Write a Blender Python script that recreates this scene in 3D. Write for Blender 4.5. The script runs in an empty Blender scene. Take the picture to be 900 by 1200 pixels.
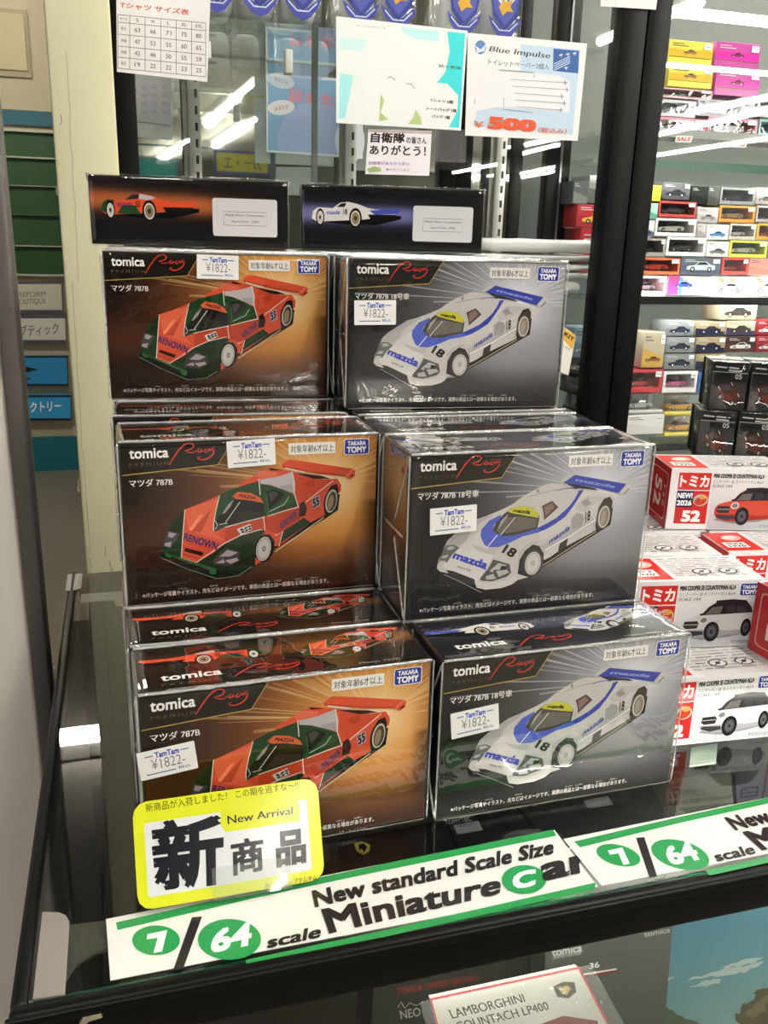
import bpy, bmesh, math, random
import numpy as np
from mathutils import Vector, Matrix, geometry, noise
random.seed(7)
scene = bpy.context.scene
COL = scene.collection
# ------------------------------------------------------------------ camera
Z0 = 0.90                      # height of the glass counter top above the floor
F, CH, PIT, ROLL, AZ = 1041.85, 0.27791, 0.298778, 0.02785, math.radians(16.4)
cr_, sr_, cp_, sp_, ca_, sa_ = (math.cos(ROLL), math.sin(ROLL), math.cos(PIT), math.sin(PIT), math.cos(AZ), math.sin(AZ))
CAM = Vector((0, 0, Z0 + CH))
def world_dir(x, d, f):        # camera right / down / forward -> world
    X, Y, Z = x, f * cp_ - d * sp_, -f * sp_ - d * cp_
    return Vector((X * ca_ + Y * sa_, -X * sa_ + Y * ca_, Z))
def ray(px, py):
    u, v = (px - 450) / F, (py - 600) / F
    return world_dir(u * cr_ + v * sr_, -u * sr_ + v * cr_, 1)
def atz(px, py, z):            # point of the photograph at height z over the counter
    d = ray(px, py); return CAM + d * ((z + Z0 - CAM.z) / d.z)
def aty(px, py, y):
    d = ray(px, py); return CAM + d * (y / d.y)
cam_data = bpy.data.cameras.new('camera'); cam = bpy.data.objects.new('camera', cam_data); COL.objects.link(cam)
cam_data.sensor_fit = 'VERTICAL'; cam_data.sensor_height = 36; cam_data.lens = F * 36 / 1200; cam_data.clip_start = .01
R_, D_, F_ = world_dir(cr_, -sr_, 0), world_dir(sr_, cr_, 0), world_dir(0, 0, 1)
M_ = Matrix(((R_.x, -D_.x, -F_.x, CAM.x), (R_.y, -D_.y, -F_.y, CAM.y), (R_.z, -D_.z, -F_.z, CAM.z), (0, 0, 0, 1)))
cam.matrix_world = M_
scene.camera = cam
# ------------------------------------------------------------------ world, exposure
w = bpy.data.worlds.new('shop_air'); scene.world = w; w.use_nodes = True
w.node_tree.nodes['Background'].inputs[0].default_value = (1.0, .965, .91, 1)
w.node_tree.nodes['Background'].inputs[1].default_value = .28
scene.view_settings.view_transform = 'Standard'; scene.view_settings.look = 'None'
scene.view_settings.gamma = 1; scene.view_settings.use_curve_mapping = False
scene.view_settings.exposure = 1.12
TUBE_POWER = 34.0
LED_POWER = 30.0
scene.cycles.transparent_max_bounces = 32; scene.cycles.max_bounces = 10; scene.cycles.glossy_bounces = 6
scene.cycles.use_denoising = True
scene.cycles.sample_clamp_indirect = 8
# ------------------------------------------------------------------ materials
def s2l(c):
    return tuple(((x / 12.92) if x <= .04045 else ((x + .055) / 1.055) ** 2.4) for x in c)
def hexc(h):
    return s2l(tuple(int(h[i:i + 2], 16) / 255 for i in (0, 2, 4)))
MATS = {}
def mat(h, rough=.5, metal=0., spec=.5, emit=0., bump=0., scale=60., tint=.0):
    k = (h, rough, metal, spec, emit, bump, scale, tint)
    if k in MATS: return MATS[k]
    m = bpy.data.materials.new('m_' + h); m.use_nodes = True; nt = m.node_tree; b = nt.nodes['Principled BSDF']
    b.inputs['Base Color'].default_value = hexc(h) + (1,); b.inputs['Roughness'].default_value = rough
    b.inputs['Metallic'].default_value = metal; b.inputs['Specular IOR Level'].default_value = spec
    if emit:
        b.inputs['Emission Color'].default_value = hexc(h) + (1,); b.inputs['Emission Strength'].default_value = emit
    if bump or tint:
        tc = nt.nodes.new('ShaderNodeTexCoord'); n = nt.nodes.new('ShaderNodeTexNoise')
        n.inputs['Scale'].default_value = scale; n.inputs['Detail'].default_value = 4
        nt.links.new(tc.outputs['Object'], n.inputs['Vector'])
        if bump:
            bp = nt.nodes.new('ShaderNodeBump'); bp.inputs['Strength'].default_value = bump; bp.inputs['Distance'].default_value = .002
            nt.links.new(n.outputs['Fac'], bp.inputs['Height']); nt.links.new(bp.outputs['Normal'], b.inputs['Normal'])
        if tint:
            mx = nt.nodes.new('ShaderNodeMix'); mx.data_type = 'RGBA'
            mx.inputs['A'].default_value = hexc(h) + (1,)
            mx.inputs['B'].default_value = tuple(v * (1 - tint) for v in hexc(h)) + (1,)
            nt.links.new(n.outputs['Fac'], mx.inputs['Factor']); nt.links.new(mx.outputs['Result'], b.inputs['Base Color'])
    MATS[k] = m; return m
def print_mat(name, rough):
    m = bpy.data.materials.new(name); m.use_nodes = True; nt = m.node_tree; b = nt.nodes['Principled BSDF']
    a = nt.nodes.new('ShaderNodeVertexColor'); a.layer_name = 'ink'
    nt.links.new(a.outputs['Color'], b.inputs['Base Color']); b.inputs['Roughness'].default_value = rough
    b.inputs['Specular IOR Level'].default_value = .35
    return m
INK = print_mat('printed_ink', .45); INK_GLOSSY = print_mat('laminated_print', .12)
def clear_mat(name, ior, gain, tint=(1, 1, 1), rough=.0, bump=0., scale=20., white=0.):
    m = bpy.data.materials.new(name); m.use_nodes = True; nt = m.node_tree; nt.nodes.clear()
    out = nt.nodes.new('ShaderNodeOutputMaterial'); mix = nt.nodes.new('ShaderNodeMixShader')
    tr = nt.nodes.new('ShaderNodeBsdfTransparent'); gl = nt.nodes.new('ShaderNodeBsdfGlossy'); fr = nt.nodes.new('ShaderNodeFresnel')
    mu = nt.nodes.new('ShaderNodeMath'); mu.operation = 'MULTIPLY'; mu.use_clamp = True; mu.inputs[1].default_value = gain
    fr.inputs['IOR'].default_value = ior; tr.inputs[0].default_value = tint + (1,); gl.inputs['Roughness'].default_value = rough
    gl.inputs['Color'].default_value = (1, 1, 1, 1)
    L = nt.links.new
    ge = nt.nodes.new('ShaderNodeNewGeometry'); iv = nt.nodes.new('ShaderNodeMath'); iv.operation = 'SUBTRACT'; iv.inputs[0].default_value = 1
    fm = nt.nodes.new('ShaderNodeMath'); fm.operation = 'MULTIPLY'; L = nt.links.new   # reflect once, where the ray enters the sheet
    L(ge.outputs['Backfacing'], iv.inputs[1]); L(iv.outputs[0], fm.inputs[0]); L(mu.outputs[0], fm.inputs[1])
    L(fr.outputs[0], mu.inputs[0]); L(fm.outputs[0], mix.inputs[0]); L(gl.outputs[0], mix.inputs[2])
    if white:
        df = nt.nodes.new('ShaderNodeBsdfDiffuse'); df.inputs[0].default_value = (.9, .9, .9, 1)
        m2 = nt.nodes.new('ShaderNodeMixShader'); m2.inputs[0].default_value = white
        L(tr.outputs[0], m2.inputs[1]); L(df.outputs[0], m2.inputs[2]); L(m2.outputs[0], mix.inputs[1])
    else: L(tr.outputs[0], mix.inputs[1])
    if bump:
        tc = nt.nodes.new('ShaderNodeTexCoord'); n = nt.nodes.new('ShaderNodeTexNoise'); bp = nt.nodes.new('ShaderNodeBump')
        n.inputs['Scale'].default_value = scale; n.inputs['Detail'].default_value = 2; n.inputs['Distortion'].default_value = 1.6
        bp.inputs['Strength'].default_value = bump; bp.inputs['Distance'].default_value = .003
        L(tc.outputs['Object'], n.inputs['Vector']); L(n.outputs['Fac'], bp.inputs['Height'])
        L(bp.outputs[0], gl.inputs['Normal']); L(bp.outputs[0], fr.inputs['Normal'])
    L(mix.outputs[0], out.inputs[0]); return m
FILM = clear_mat('shrink_film', 1.5, 1.55, (.98, .98, .98), .015, .13, 24, .002)
SEAM = clear_mat('film_seam', 1.5, 3.0, (.95, .95, .95), .12, .3, 90, .28)
BAG = clear_mat('poly_bag', 1.5, 2.2, (.97, .97, .97), .06, .8, 30, .04)
GLASS = clear_mat('pane_glass', 1.5, .9, (.97, .985, .978))
COUNTER_GLASS = clear_mat('counter_glass', 1.5, 1.15, (.93, .955, .94))
ACRYLIC = clear_mat('acrylic', 1.5, 1.5, (.97, .98, .98), .03, 0, 1, .06)
MIRROR = mat('dfe2de', .02, 1.0)
BLACK = mat('050506', .4, 0, .15); BLACKM = mat('080809', .42, 0, .22); CARD = mat('121214', .45)
WHITE = mat('f4f3f0', .5); STEEL = mat('b8b6b0', .35, .9)
# ------------------------------------------------------------------ mesh helpers
def link(name, me, parent=None, mats=()):
    o = bpy.data.objects.new(name, me); COL.objects.link(o)
    for m in mats: me.materials.append(m)
    if parent: o.parent = parent
    return o
class MB:
    def __init__(s): s.bm = bmesh.new(); s.mats = []
    def mi(s, m):
        if m not in s.mats: s.mats.append(m)
        return s.mats.index(m)
    def _done(s, vs, m, smooth=False):
        i = s.mi(m)
        for f in {f for v in vs for f in v.link_faces}:
            f.material_index = i; f.smooth = smooth
        return s
    def box(s, a, b, m, bev=0, seg=2, M=None):
        r = bmesh.ops.create_cube(s.bm, size=1); vs = r['verts']
        a, b = Vector(a), Vector(b)
        for v in vs: v.co = Vector(((a.x + b.x) / 2 + v.co.x * (b.x - a.x), (a.y + b.y) / 2 + v.co.y * (b.y - a.y), (a.z + b.z) / 2 + v.co.z * (b.z - a.z)))
        if bev:
            es = list({e for v in vs for e in v.link_edges})
            rr = bmesh.ops.bevel(s.bm, geom=es, offset=bev, segments=seg, profile=.5, affect='EDGES')
            vs = list({v for f in rr['faces'] for v in f.verts} | {v for v in vs if v.is_valid})
        if M:
            for v in vs: v.co = M @ v.co
        return s._done(vs, m, bool(bev))
    def cyl(s, p, q, r, m, n=20, r2=None, caps=True):
        p, q = Vector(p), Vector(q); d = q - p
        rr = bmesh.ops.create_cone(s.bm, cap_ends=caps, segments=n, radius1=r, radius2=r if r2 is None else r2, depth=d.length)
        M = Matrix.Translation((p + q) / 2) @ d.to_track_quat('Z', 'Y').to_matrix().to_4x4()
        for v in rr['verts']: v.co = M @ v.co
        return s._done(rr['verts'], m, n > 8)
    def prism(s, pts, d, m):       # planar polygon (3D points) extruded along d
        d = Vector(d); a = [s.bm.verts.new(Vector(p)) for p in pts]; b = [s.bm.verts.new(Vector(p) + d) for p in pts]
        s.bm.faces.new(a[::-1]); s.bm.faces.new(b)
        for i in range(len(a)):
            j = (i + 1) % len(a); s.bm.faces.new((a[i], a[j], b[j], b[i]))
        return s._done(a + b, m)
    def loft(s, rings, m, smooth=True, cap=True):
        R = [[s.bm.verts.new(Vector(p)) for p in r] for r in rings]
        for r0, r1 in zip(R, R[1:]):
            for i in range(len(r0)):
                j = (i + 1) % len(r0); s.bm.faces.new((r0[i], r0[j], r1[j], r1[i]))
        if cap: s.bm.faces.new(R[0][::-1]); s.bm.faces.new(R[-1])
        return s._done([v for r in R for v in r], m, smooth)
    def build(s, name, parent=None, loc=None, rot=None):
        bmesh.ops.recalc_face_normals(s.bm, faces=s.bm.faces)
        me = bpy.data.meshes.new(name); s.bm.to_mesh(me); s.bm.free()
        o = link(name, me, parent, s.mats)
        if loc is not None: o.location = loc
        if rot is not None: o.rotation_euler = rot
        return o
def tag(o, label, cat, group=None, kind=None):
    o['label'] = label; o['category'] = cat
    if group: o['group'] = group
    if kind: o['kind'] = kind
    return o
def struct(o): o['kind'] = 'structure'; return o
def empty(name, loc, rz=0):
    o = bpy.data.objects.new(name, None); COL.objects.link(o); o.location = loc; o.rotation_euler = (0, 0, rz); o.empty_display_size = .02
    return o
def copy_tree(o, parent=None):
    c = o.copy(); COL.objects.link(c)
    if parent: c.parent = parent
    for ch in list(o.children): copy_tree(ch, c)
    return c
# ------------------------------------------------------------------ flat printing (text, line art) on real surfaces
_tc = {}
def glyphs(txt, bold=0.):
    k = (txt, bold)
    if k in _tc: return _tc[k]
    if bold > 0:               # heavier weight: the same outlines struck several times a little apart
        v, f, lo, hi = glyphs(txt, 0.); v = v[0]
        b = bold * .7; sh = ((-b, -b), (b, -b), (-b, b), (b, b), (0, 0)) if bold >= .03 else ((-b, 0), (b, 0))
        _tc[k] = ([v + np.array(o) for o in sh], f, lo - b, hi + b); return _tc[k]
    c = bpy.data.curves.new('t', 'FONT'); c.body = txt; c.resolution_u = 3 if len(txt) < 12 else 2; c.offset = bold; c.fill_mode = 'FRONT'
    o = bpy.data.objects.new('t', c); COL.objects.link(o); bpy.context.view_layer.update()
    me = bpy.data.meshes.new_from_object(o.evaluated_get(bpy.context.evaluated_depsgraph_get()))
    v = np.array([(p.co.x, p.co.y) for p in me.vertices]); f = [tuple(p.vertices) for p in me.polygons]
    bpy.data.objects.remove(o); bpy.data.curves.remove(c); bpy.data.meshes.remove(me)
    _tc[k] = ([v], f, v.min(0), v.max(0)); return _tc[k]
class Art:
    def __init__(s, T=None): s.v = []; s.f = []; s.c = []; s.L = 0; s.T = T
    def _add(s, pts, faces, col, cols=None):
        n = len(s.v); s.L += 1
        for p in pts:
            q = s.T(p) if s.T else p
            s.v.append((q[0], q[1], s.L))
        s.f += [tuple(i + n for i in f) for f in faces]
        s.c += list(cols) if cols is not None else [hexc(col)] * len(pts)
    def poly(s, pts, col, cols=None):
        tri = geometry.tessellate_polygon([[Vector((p[0], p[1], 0)) for p in pts]])
        s._add(pts, tri, col, cols); return s
    def rect(s, x0, y0, x1, y1, col, r=0):
        if not r: return s.poly([(x0, y0), (x1, y0), (x1, y1), (x0, y1)], col)
        P = []
        for cx, cy, a in ((x1 - r, y0 + r, -90), (x1 - r, y1 - r, 0), (x0 + r, y1 - r, 90), (x0 + r, y0 + r, 180)):
            P += [(cx + r * math.cos(math.radians(a + t)), cy + r * math.sin(math.radians(a + t))) for t in (0, 30, 60, 90)]
        return s.poly(P, col)
    def ell(s, cx, cy, rx, ry, col, rot=0, n=28):
        c, d = math.cos(rot), math.sin(rot); P = []
        for i in range(n):
            a = 2 * math.pi * i / n; x, y = rx * math.cos(a), ry * math.sin(a); P.append((cx + x * c - y * d, cy + x * d + y * c))
        return s.poly(P, col)
    def line(s, pts, wd, col, taper=False):
        P = [Vector((p[0], p[1])) for p in pts]; a = []; b = []
        for i, p in enumerate(P):
            t = (P[min(i + 1, len(P) - 1)] - P[max(i - 1, 0)]); t = t.normalized() if t.length else Vector((1, 0)); n = Vector((-t.y, t.x))
            k = wd / 2 * ((.35 + .65 * math.sin(math.pi * (i + .5) / len(P))) if taper else 1); a.append(tuple(p + n * k)); b.append(tuple(p - n * k))
        n = len(a); s._add(a + b, [(i, i + 1, n + i + 1, n + i) for i in range(n - 1)], col); return s
    def text(s, txt, x, y, h, col, bold=0., wd=None, align='l', slant=0.):
        v, f, lo, hi = glyphs(txt, bold); k = h / (hi[1] - lo[1]); W_ = (hi[0] - lo[0]) * k; kx = k
        if wd: kx = k * wd / W_; W_ = wd
        if align == 'c': x -= W_ / 2
        if align == 'r': x -= W_
        for vv in v: s._add([(x + (p[0] - lo[0]) * kx + slant * (p[1] - lo[1]) * k, y + (p[1] - lo[1]) * k) for p in vv], f, col)
        return s
    def quad(s, txt, TL, TR, BR, BL, col, bold=0.):
        v, f, lo, hi = glyphs(txt, bold); d = hi - lo; TL, TR, BR, BL = map(np.array, (TL, TR, BR, BL))
        for vv in v:
            P = []
            for p in vv:
                u, t = (p - lo) / d; P.append(tuple((TL * (1 - u) + TR * u) * t + (BL * (1 - u) + BR * u) * (1 - t)))
            s._add(P, f, col)
        return s
    def grid(s, x0, y0, x1, y1, nx, ny, fn):
        P = [(x0 + (x1 - x0) * i / nx, y0 + (y1 - y0) * j / ny) for j in range(ny + 1) for i in range(nx + 1)]
        Fc = [(j * (nx + 1) + i, j * (nx + 1) + i + 1, (j + 1) * (nx + 1) + i + 1, (j + 1) * (nx + 1) + i) for j in range(ny) for i in range(nx)]
        s._add(P, Fc, None, [s2l(fn((p[0] - x0) / (x1 - x0), (p[1] - y0) / (y1 - y0))) for p in P]); return s
    def build(s, name, parent, xf, m=None, step=2e-6):
        me = bpy.data.meshes.new(name); me.from_pydata([xf(a, b, 1e-4 + l * step) for a, b, l in s.v], [], s.f)
        at = me.color_attributes.new('ink', 'FLOAT_COLOR', 'POINT')
        at.data.foreach_set('color', np.array([tuple(c[:3]) + (1.,) for c in s.c], dtype=np.float32).ravel())
        me.validate(); me.update()
        return link(name, me, parent, [m or INK])
class Plane:                   # flat face in the world: origin, unit axes; reads photograph points onto it
    def __init__(s, o, ux, uy): s.o, s.ux, s.uy = Vector(o), Vector(ux).normalized(), Vector(uy).normalized(); s.n = s.ux.cross(s.uy)
    def __call__(s, px, py):
        d = ray(px, py); P = CAM + d * ((s.o - CAM).dot(s.n) / d.dot(s.n)) - s.o
        return (P.dot(s.ux), P.dot(s.uy))
    def xf(s, a, b, l): return s.o + s.ux * a + s.uy * b + s.n * l
    def m4(s):
        M = Matrix.Identity(4)
        for i, v in enumerate((s.ux, s.uy, s.n)):
            for j in range(3): M[j][i] = v[j]
        M.translation = s.o; return M
FLAT = lambda a, b, l: (a, b, l)
FRONT = lambda a, b, l: (a, -l, b)
# ================================================================== the room
YG, YB = 1.40, 1.82            # front glass and mirrored back of the tall showcase
CEIL = Z0 + CH + 1.47
o = struct(MB().box((-9, -17, -.05), (14, 7, 0), mat('716b5c', .4, 0, .35, 0, 0, 3, .25)).build('floor'))
o = struct(MB().box((-9, -17, CEIL), (14, 7, CEIL + .05), mat('b3afa4', .9, 0, .2, 0, .2, 30, .1)).build('ceiling'))
WY = 4.70
o = struct(MB().box((-9, WY, 0), (14, WY + .1, CEIL), mat('a49a80', .8, 0, .3, 0, .05, 8, .12)).build('wall_back'))
o = struct(MB().box((-9, -17.1, 0), (14, -17, CEIL), mat('4a4841', .8, 0, .3, 0, .05, 8, .2)).build('wall_front'))
# ================================================================== fluorescent ceiling lamps (some seen in mirror and glass, others added for light)
def lamp_between(A, B, wide=.10, tube=.034):
    A, B = Vector(A), Vector(B); d = B - A; L = d.length; d = d / L
    r = empty('mirrored_or_added_lamp', (A + B) / 2 + Vector((0, 0, .0)), math.atan2(d.y, d.x))
    MB().prism([(-L / 2 - .04, -wide, .07), (-L / 2 - .04, wide, .07), (-L / 2 - .04, wide * .45, .028), (-L / 2 - .04, -wide * .45, .028)], (L + .08, 0, 0), mat('e6e4dc', .5)).build('lamp_housing', r)
    MB().cyl((-L / 2, 0, 0), (L / 2, 0, 0), tube, mat('fffaf0', .5, 0, .5, TUBE_POWER), 10).build('fluorescent_tube', r)
    r['label'] = 'white fluorescent tube lamp under the shop ceiling, mirrored in the glass or added for light'; r['category'] = 'lamp'; r['group'] = 'fluorescent ceiling lamps'
    return r
ZT = CEIL - .08
def mirrored(px, py, ym, z):
    d = ray(px, py); P = CAM + d * ((z - CAM.z) / d.z); return Vector((P.x, 2 * ym - P.y, P.z))
for (a, b) in (((243, 145), (287, 108)), ((252, 170), (289, 148)), ((186, 188), (216, 170))):
    lamp_between(mirrored(*a, YB, ZT), mirrored(*b, YB, ZT))
for (a, b) in (((590, 175), (640, 165)), ((590, 184), (626, 175)), ((592, 206), (627, 199)), ((592, 211), (628, 204)), ((516, 205), (562, 196)), ((517, 213), (561, 208))):
    lamp_between(mirrored(*a, YB, ZT), mirrored(*b, YB, ZT))
for (a, b) in (((767, 182), (905, 161)), ((769, 158), (905, 128)), ((808, 131), (905, 113))):
    lamp_between(mirrored(*a, YG, ZT), mirrored(*b, YG, ZT), .09, .034)
for x, y in ((-1.2, -1.2), (.6, -.2), (2.6, -1.0), (-.8, -3.2), (3.4, -3.0), (2.2, .3), (4.0, .3), (5.0, -1.0), (3.2, 1.6)):  # added tubes that light the box fronts and the left board
    lamp_between((x, y - .6, ZT), (x, y + .6, ZT))
lamp_between((-1.7, 3.36, ZT), (.1, 3.36, ZT), .06)
# ================================================================== far left: shutter wall with shop signs
PW = Plane((0, WY, Z0), (1, 0, 0), (0, 0, 1))
def on_wall(name, x0, y0, x1, y1, h, thick=.02, rough=.5):
    a = PW(x0, y0); b = PW(x1, y1)
    return MB().box((a[0], WY - thick, Z0 + b[1]), (b[0], WY, Z0 + a[1]), mat(h, rough)).build(name)
o = on_wall('shop_shutter', -30, 152, 92, 322, '113c0a', .012)
tag(o, 'dark green slatted shutter of the shop front behind the cream pillar', 'shutter')
for y in (152, 183, 216, 250, 286, 320):
    a, b = PW(-30, y), PW(92, y + 4); s_ = MB().box((a[0], WY - .03, Z0 + b[1]), (b[0], WY - .01, Z0 + a[1]), mat('9c9a88', .5)).build('rail', o)
o = on_wall('wall_panel', -30, 126, 92, 151, '0a4a54', .015); tag(o, 'teal band above the green shutter on the far wall', 'panel')
o = on_wall('skirting_panel', -30, 514, 120, 552, '07606a', .02); tag(o, 'teal skirting band at the foot of the far wall', 'panel')
for i in range(3):
    pass
o = on_wall('access_hatch', -40, 12, 33, 84, '968b66', .02); tag(o, 'cream square hatch high on the far wall beside the steel pipe', 'hatch')
a, b = PW(-40, 6), PW(38, 92); MB().box((a[0], WY - .012, Z0 + b[1]), (b[0], WY - .002, Z0 + a[1]), mat('857b5e', .6)).build('hatch_frame', o)
def sign_plate(x0, y0, x1, y1, h, edge, label, txt, col, tq, bold=.01):
    o = on_wall('shop_sign', x0, y0, x1, y1, h, .03); tag(o, label, 'sign')
    A = Art()
    q = [PW(*p) for p in ((x0, y0), (x1, y0), (x1, y1), (x0, y1))]
    A.line([q[0], q[1], q[2], q[3]], .012, edge)
    for t_, quad_ in zip(txt, tq): A.quad(t_, *[PW(*p) for p in quad_], col, bold)
    A.build('sign_lettering', o, lambda a, b, l: (a, WY - .03 - l, Z0 + b), None, 1e-4)
    return o, A
sign_plate(-30, 331, 74, 364, 'b2ae9c', '454a5c', 'grey sign plate with small serif letters under the green shutter', ['REFORM', 'BOUTIQUE'], '55585c', [((22, 342), (54, 341), (54, 347), (22, 348)), ((20, 350), (54, 349), (54, 356), (20, 357))], 0)
sign_plate(-30, 371, 78, 399, 'bdbbae', '454a5c', 'pale sign plate with dark katakana between the grey plate and blue signs', ['ブティック'], '4a4c50', [((24, 380), (69, 377), (69, 391), (24, 394))])
o, _ = sign_plate(-30, 417, 80, 450, '1f7fb4', '1b2c40', 'blue sign plate with a black pointed shape on the far wall', [], '101010', [])
A = Art(); A.poly([PW(*p) for p in ((28, 428), (46, 432), (28, 436))], '16181c'); A.poly([PW(*p) for p in ((28, 440), (38, 443), (32, 444), (34, 448), (28, 445))], '16181c')
A.build('sign_emblem', o, lambda a, b, l: (a, WY - .031 - l, Z0 + b), None, 1e-4)
o, _ = sign_plate(-30, 463, 84, 490, '2a93c6', '1b2c40', 'lighter blue sign plate with white katakana just above the teal skirting', ['クトリー'], 'f2f2f2', [((36, 470), (72, 468), (72, 480), (36, 482))], .03)
a, b = aty(54, -30, 4.4), aty(58, 362, 4.4)
o = MB().cyl((a.x, 4.62, b.z), (a.x, 4.62, CEIL), .022, mat('8a8578', .4, .6), 14).cyl((a.x, 4.62, b.z), (a.x, 4.62, aty(54, 312, 4.4).z), .032, mat('8a8578', .4, .6), 14).build('steel_pipe')
tag(o, 'thin vertical steel pipe in front of the green shutter wall', 'pipe')
MB().box((a.x - .04, 4.62, b.z + .5), (a.x + .04, 4.668, b.z + .54), mat('8a8578', .4, .6)).build('pipe_bracket', o)
# cream pillar, white partition post and white board
p0, p1 = aty(55, 60, 1.30), aty(120, 60, 1.30)
o = MB().box((p0.x, 1.30, 0), (p1.x + .012, 1.38, CEIL), mat('d6d3b2', .35, 0, .5, 0, .05, 14, .06), .003).build('pillar')
tag(o, 'cream painted square pillar with torn tape marks behind the counter', 'pillar')
A = Art(); rnd = random.Random(3)
PP = Plane((0, 1.30, Z0), (1, 0, 0), (0, 0, 1))
for x0, y0, y1, x1 in ((78, 60, 330, 92), (84, 330, 650, 105), (102, 640, 672, 106)):
    pts = []
    for i in range(16):
        t = i / 15; pts.append(PP(x0 + (x1 - x0) * t + rnd.uniform(-1, 1), y0 + (y1 - y0) * t))
    A.line(pts, .0012, 'b2ae90')
for k in range(10):
    x, y = rnd.choice(((124, 645), (127, 660), (105, 655), (130, 668), (88, 500), (92, 560), (70, 140), (80, 215)))
    x += rnd.uniform(-2, 2); y += rnd.uniform(-6, 6)
    A.line([PP(x, y), PP(x + rnd.uniform(-3, 3), y + 8), PP(x + rnd.uniform(-1, 4), y + 12)], .0012, '8e8b74')
A.build('tape_marks', o, lambda a, b, l: (a, 1.30 - l, Z0 + b), None, 5e-5)
q0 = aty(30, 560, 2.2); q1 = aty(46, 560, 2.2)
o = MB().box((q1.x - .101, 2.20, 0.02), (q1.x - .018, 2.30, CEIL), mat('cfcab2', .4, 0, .5, 0, .04, 10, .05), .004).box((q1.x - .106, 2.195, 0), (q1.x - .014, 2.305, .06), mat('8d8878', .5)).build('partition_post')
tag(o, 'cream partition post standing on the floor between white board and pillar', 'post')
xb = aty(24, 640, .60).x
o = MB().box((xb - .55, .600, 0), (xb, .618, Z0 + .40), mat('dcd7d0', .5, 0, .3, 0, .03, 9, .04), .003, 2).build('display_board')
MB().box((xb, .596, 0), (xb + .011, .622, Z0 + .40), mat('4a4643', .5), .002).build('edge_trim', o)
tag(o, 'white upright board with dark edge strip close beside the counter on the left', 'board')
# ================================================================== the glass counter
S = 1.28
CX0, CX1, CY0, CY1 = -.0385 * S - .006, 1.15, .2207 * S, .5815 * S
GZ = Z0
root = empty('glass_counter', (.5, CY0, 0))
def cp(name, mb): 
    o = mb.build(name, root); o.matrix_parent_inverse = Matrix.Translation(root.location).inverted(); return o
cp('counter_frame', MB().box((CX0, CY0, Z0 - .0215), (CX1, CY0 + .0065, Z0 + .001), BLACKM, .0022).box((CX0 - .001, CY0 - .0015, Z0 - .004), (CX1, CY0 + .001, Z0 + .0005), BLACKM, .0008))
cp('counter_frame', MB().box((CX0, CY0 + .005, Z0 - .0215), (CX0 + .0065, CY1 + .004, Z0 + .001), BLACKM, .0022))
cp('counter_frame', MB().box((CX0, CY1 - .002, Z0 - .0215), (CX1, CY1 + .004, Z0 - .001), BLACKM, .0018))
cp('counter_post', MB().box((CX0, CY0, .08), (CX0 + .014, CY0 + .014, Z0 - .02), BLACKM, .002))
cp('counter_post', MB().box((CX0, CY1 - .012, .08), (CX0 + .014, CY1 + .003, Z0 - .02), BLACKM, .002))
cp('counter_plinth', MB().box((CX0, CY0, 0), (CX1, CY1 + .003, .08), BLACKM, .003))
cp('glass_top', MB().box((CX0 + .0066, CY0 + .0066, Z0 - .005), (CX1, CY1 - .003, Z0), COUNTER_GLASS))
cp('glass_edge', MB().box((CX0 + .0066, CY0 + .0062, Z0 - .005), (CX1, CY0 + .0078, Z0 - .0003), mat('0d3a2b', .15)))
cp('front_glass', MB().box((CX0 + .012, CY0 + .002, .08), (CX1, CY0 + .0035, Z0 - .0215), COUNTER_GLASS))
cp('counter_back', MB().box((CX0, CY1 - .006, .08), (CX1, CY1 - .003, Z0 - .022), mat('24221e', .5)))
cp('counter_side', MB().box((CX0 + .001, CY0 + .012, .08), (CX0 + .005, CY1 - .006, Z0 - .022), mat('2c2a26', .3)))
cp('inner_shelf', MB().box((.03, CY0 + .069, Z0 - .075), (CX1, CY1 - .01, Z0 - .070), COUNTER_GLASS))
cp('inner_floor', MB().box((CX0 + .01, CY0 + .01, Z0 - .30), (CX1, CY1 - .01, Z0 - .29), mat('26241f', .5)))
cp('added_counter_light', MB().box((CX0 + .14, CY0 + .008, Z0 - .021), (CX1 - .02, CY0 + .014, Z0 - .016), mat('fff8ee', .5, 0, .5, 22)))  # added strip, hidden behind the front bar, to brighten the case inside
brk = mat('8f8a84', .45, .3)
cp('corner_bracket', MB().prism([(x * S, y * S, Z0 + .0001) for x, y in ((-.0368, .2262), (-.0278, .2258), (-.0280, .2560), (-.0292, .2592), (-.0315, .2612), (-.0368, .2628))], (0, 0, .0009), brk)
   .prism([(x * S, y * S, Z0 - .0065) for x, y in ((-.0285, .2365), (-.0255, .2425), (-.0200, .2455), (-.0110, .2465), (-.0110, .2590), (-.0285, .2605))], (0, 0, .0010), mat('55524c', .5, .3)))
cp('corner_bracket', MB().prism([(x * S, y * S, Z0 + .0001) for x, y in ((-.0445, .5505), (-.0380, .5510), (-.0352, .5540), (-.0352, .5800), (-.0445, .5800))], (0, 0, .0009), brk)
   .prism([(x * S, y * S, Z0 - .0065) for x, y in ((-.0355, .5430), (-.0160, .5430), (-.0140, .5330), (-.0080, .5330), (-.0080, .5560), (-.0355, .5560))], (0, 0, .0010), mat('7d7b74', .5, .3)))
cp('frame_chip', MB().prism([(p.x, CY0 - .0018, p.z) for p in (aty(93, 1196, CY0), aty(98, 1189, CY0), (aty(118, 1184, CY0)), aty(120, 1188, CY0), aty(104, 1193, CY0), aty(98, 1200, CY0))], (0, .0012, 0), mat('8d8672', .7)))
tag(root, 'black framed glass display counter under the stacked boxes', 'counter')
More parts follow.
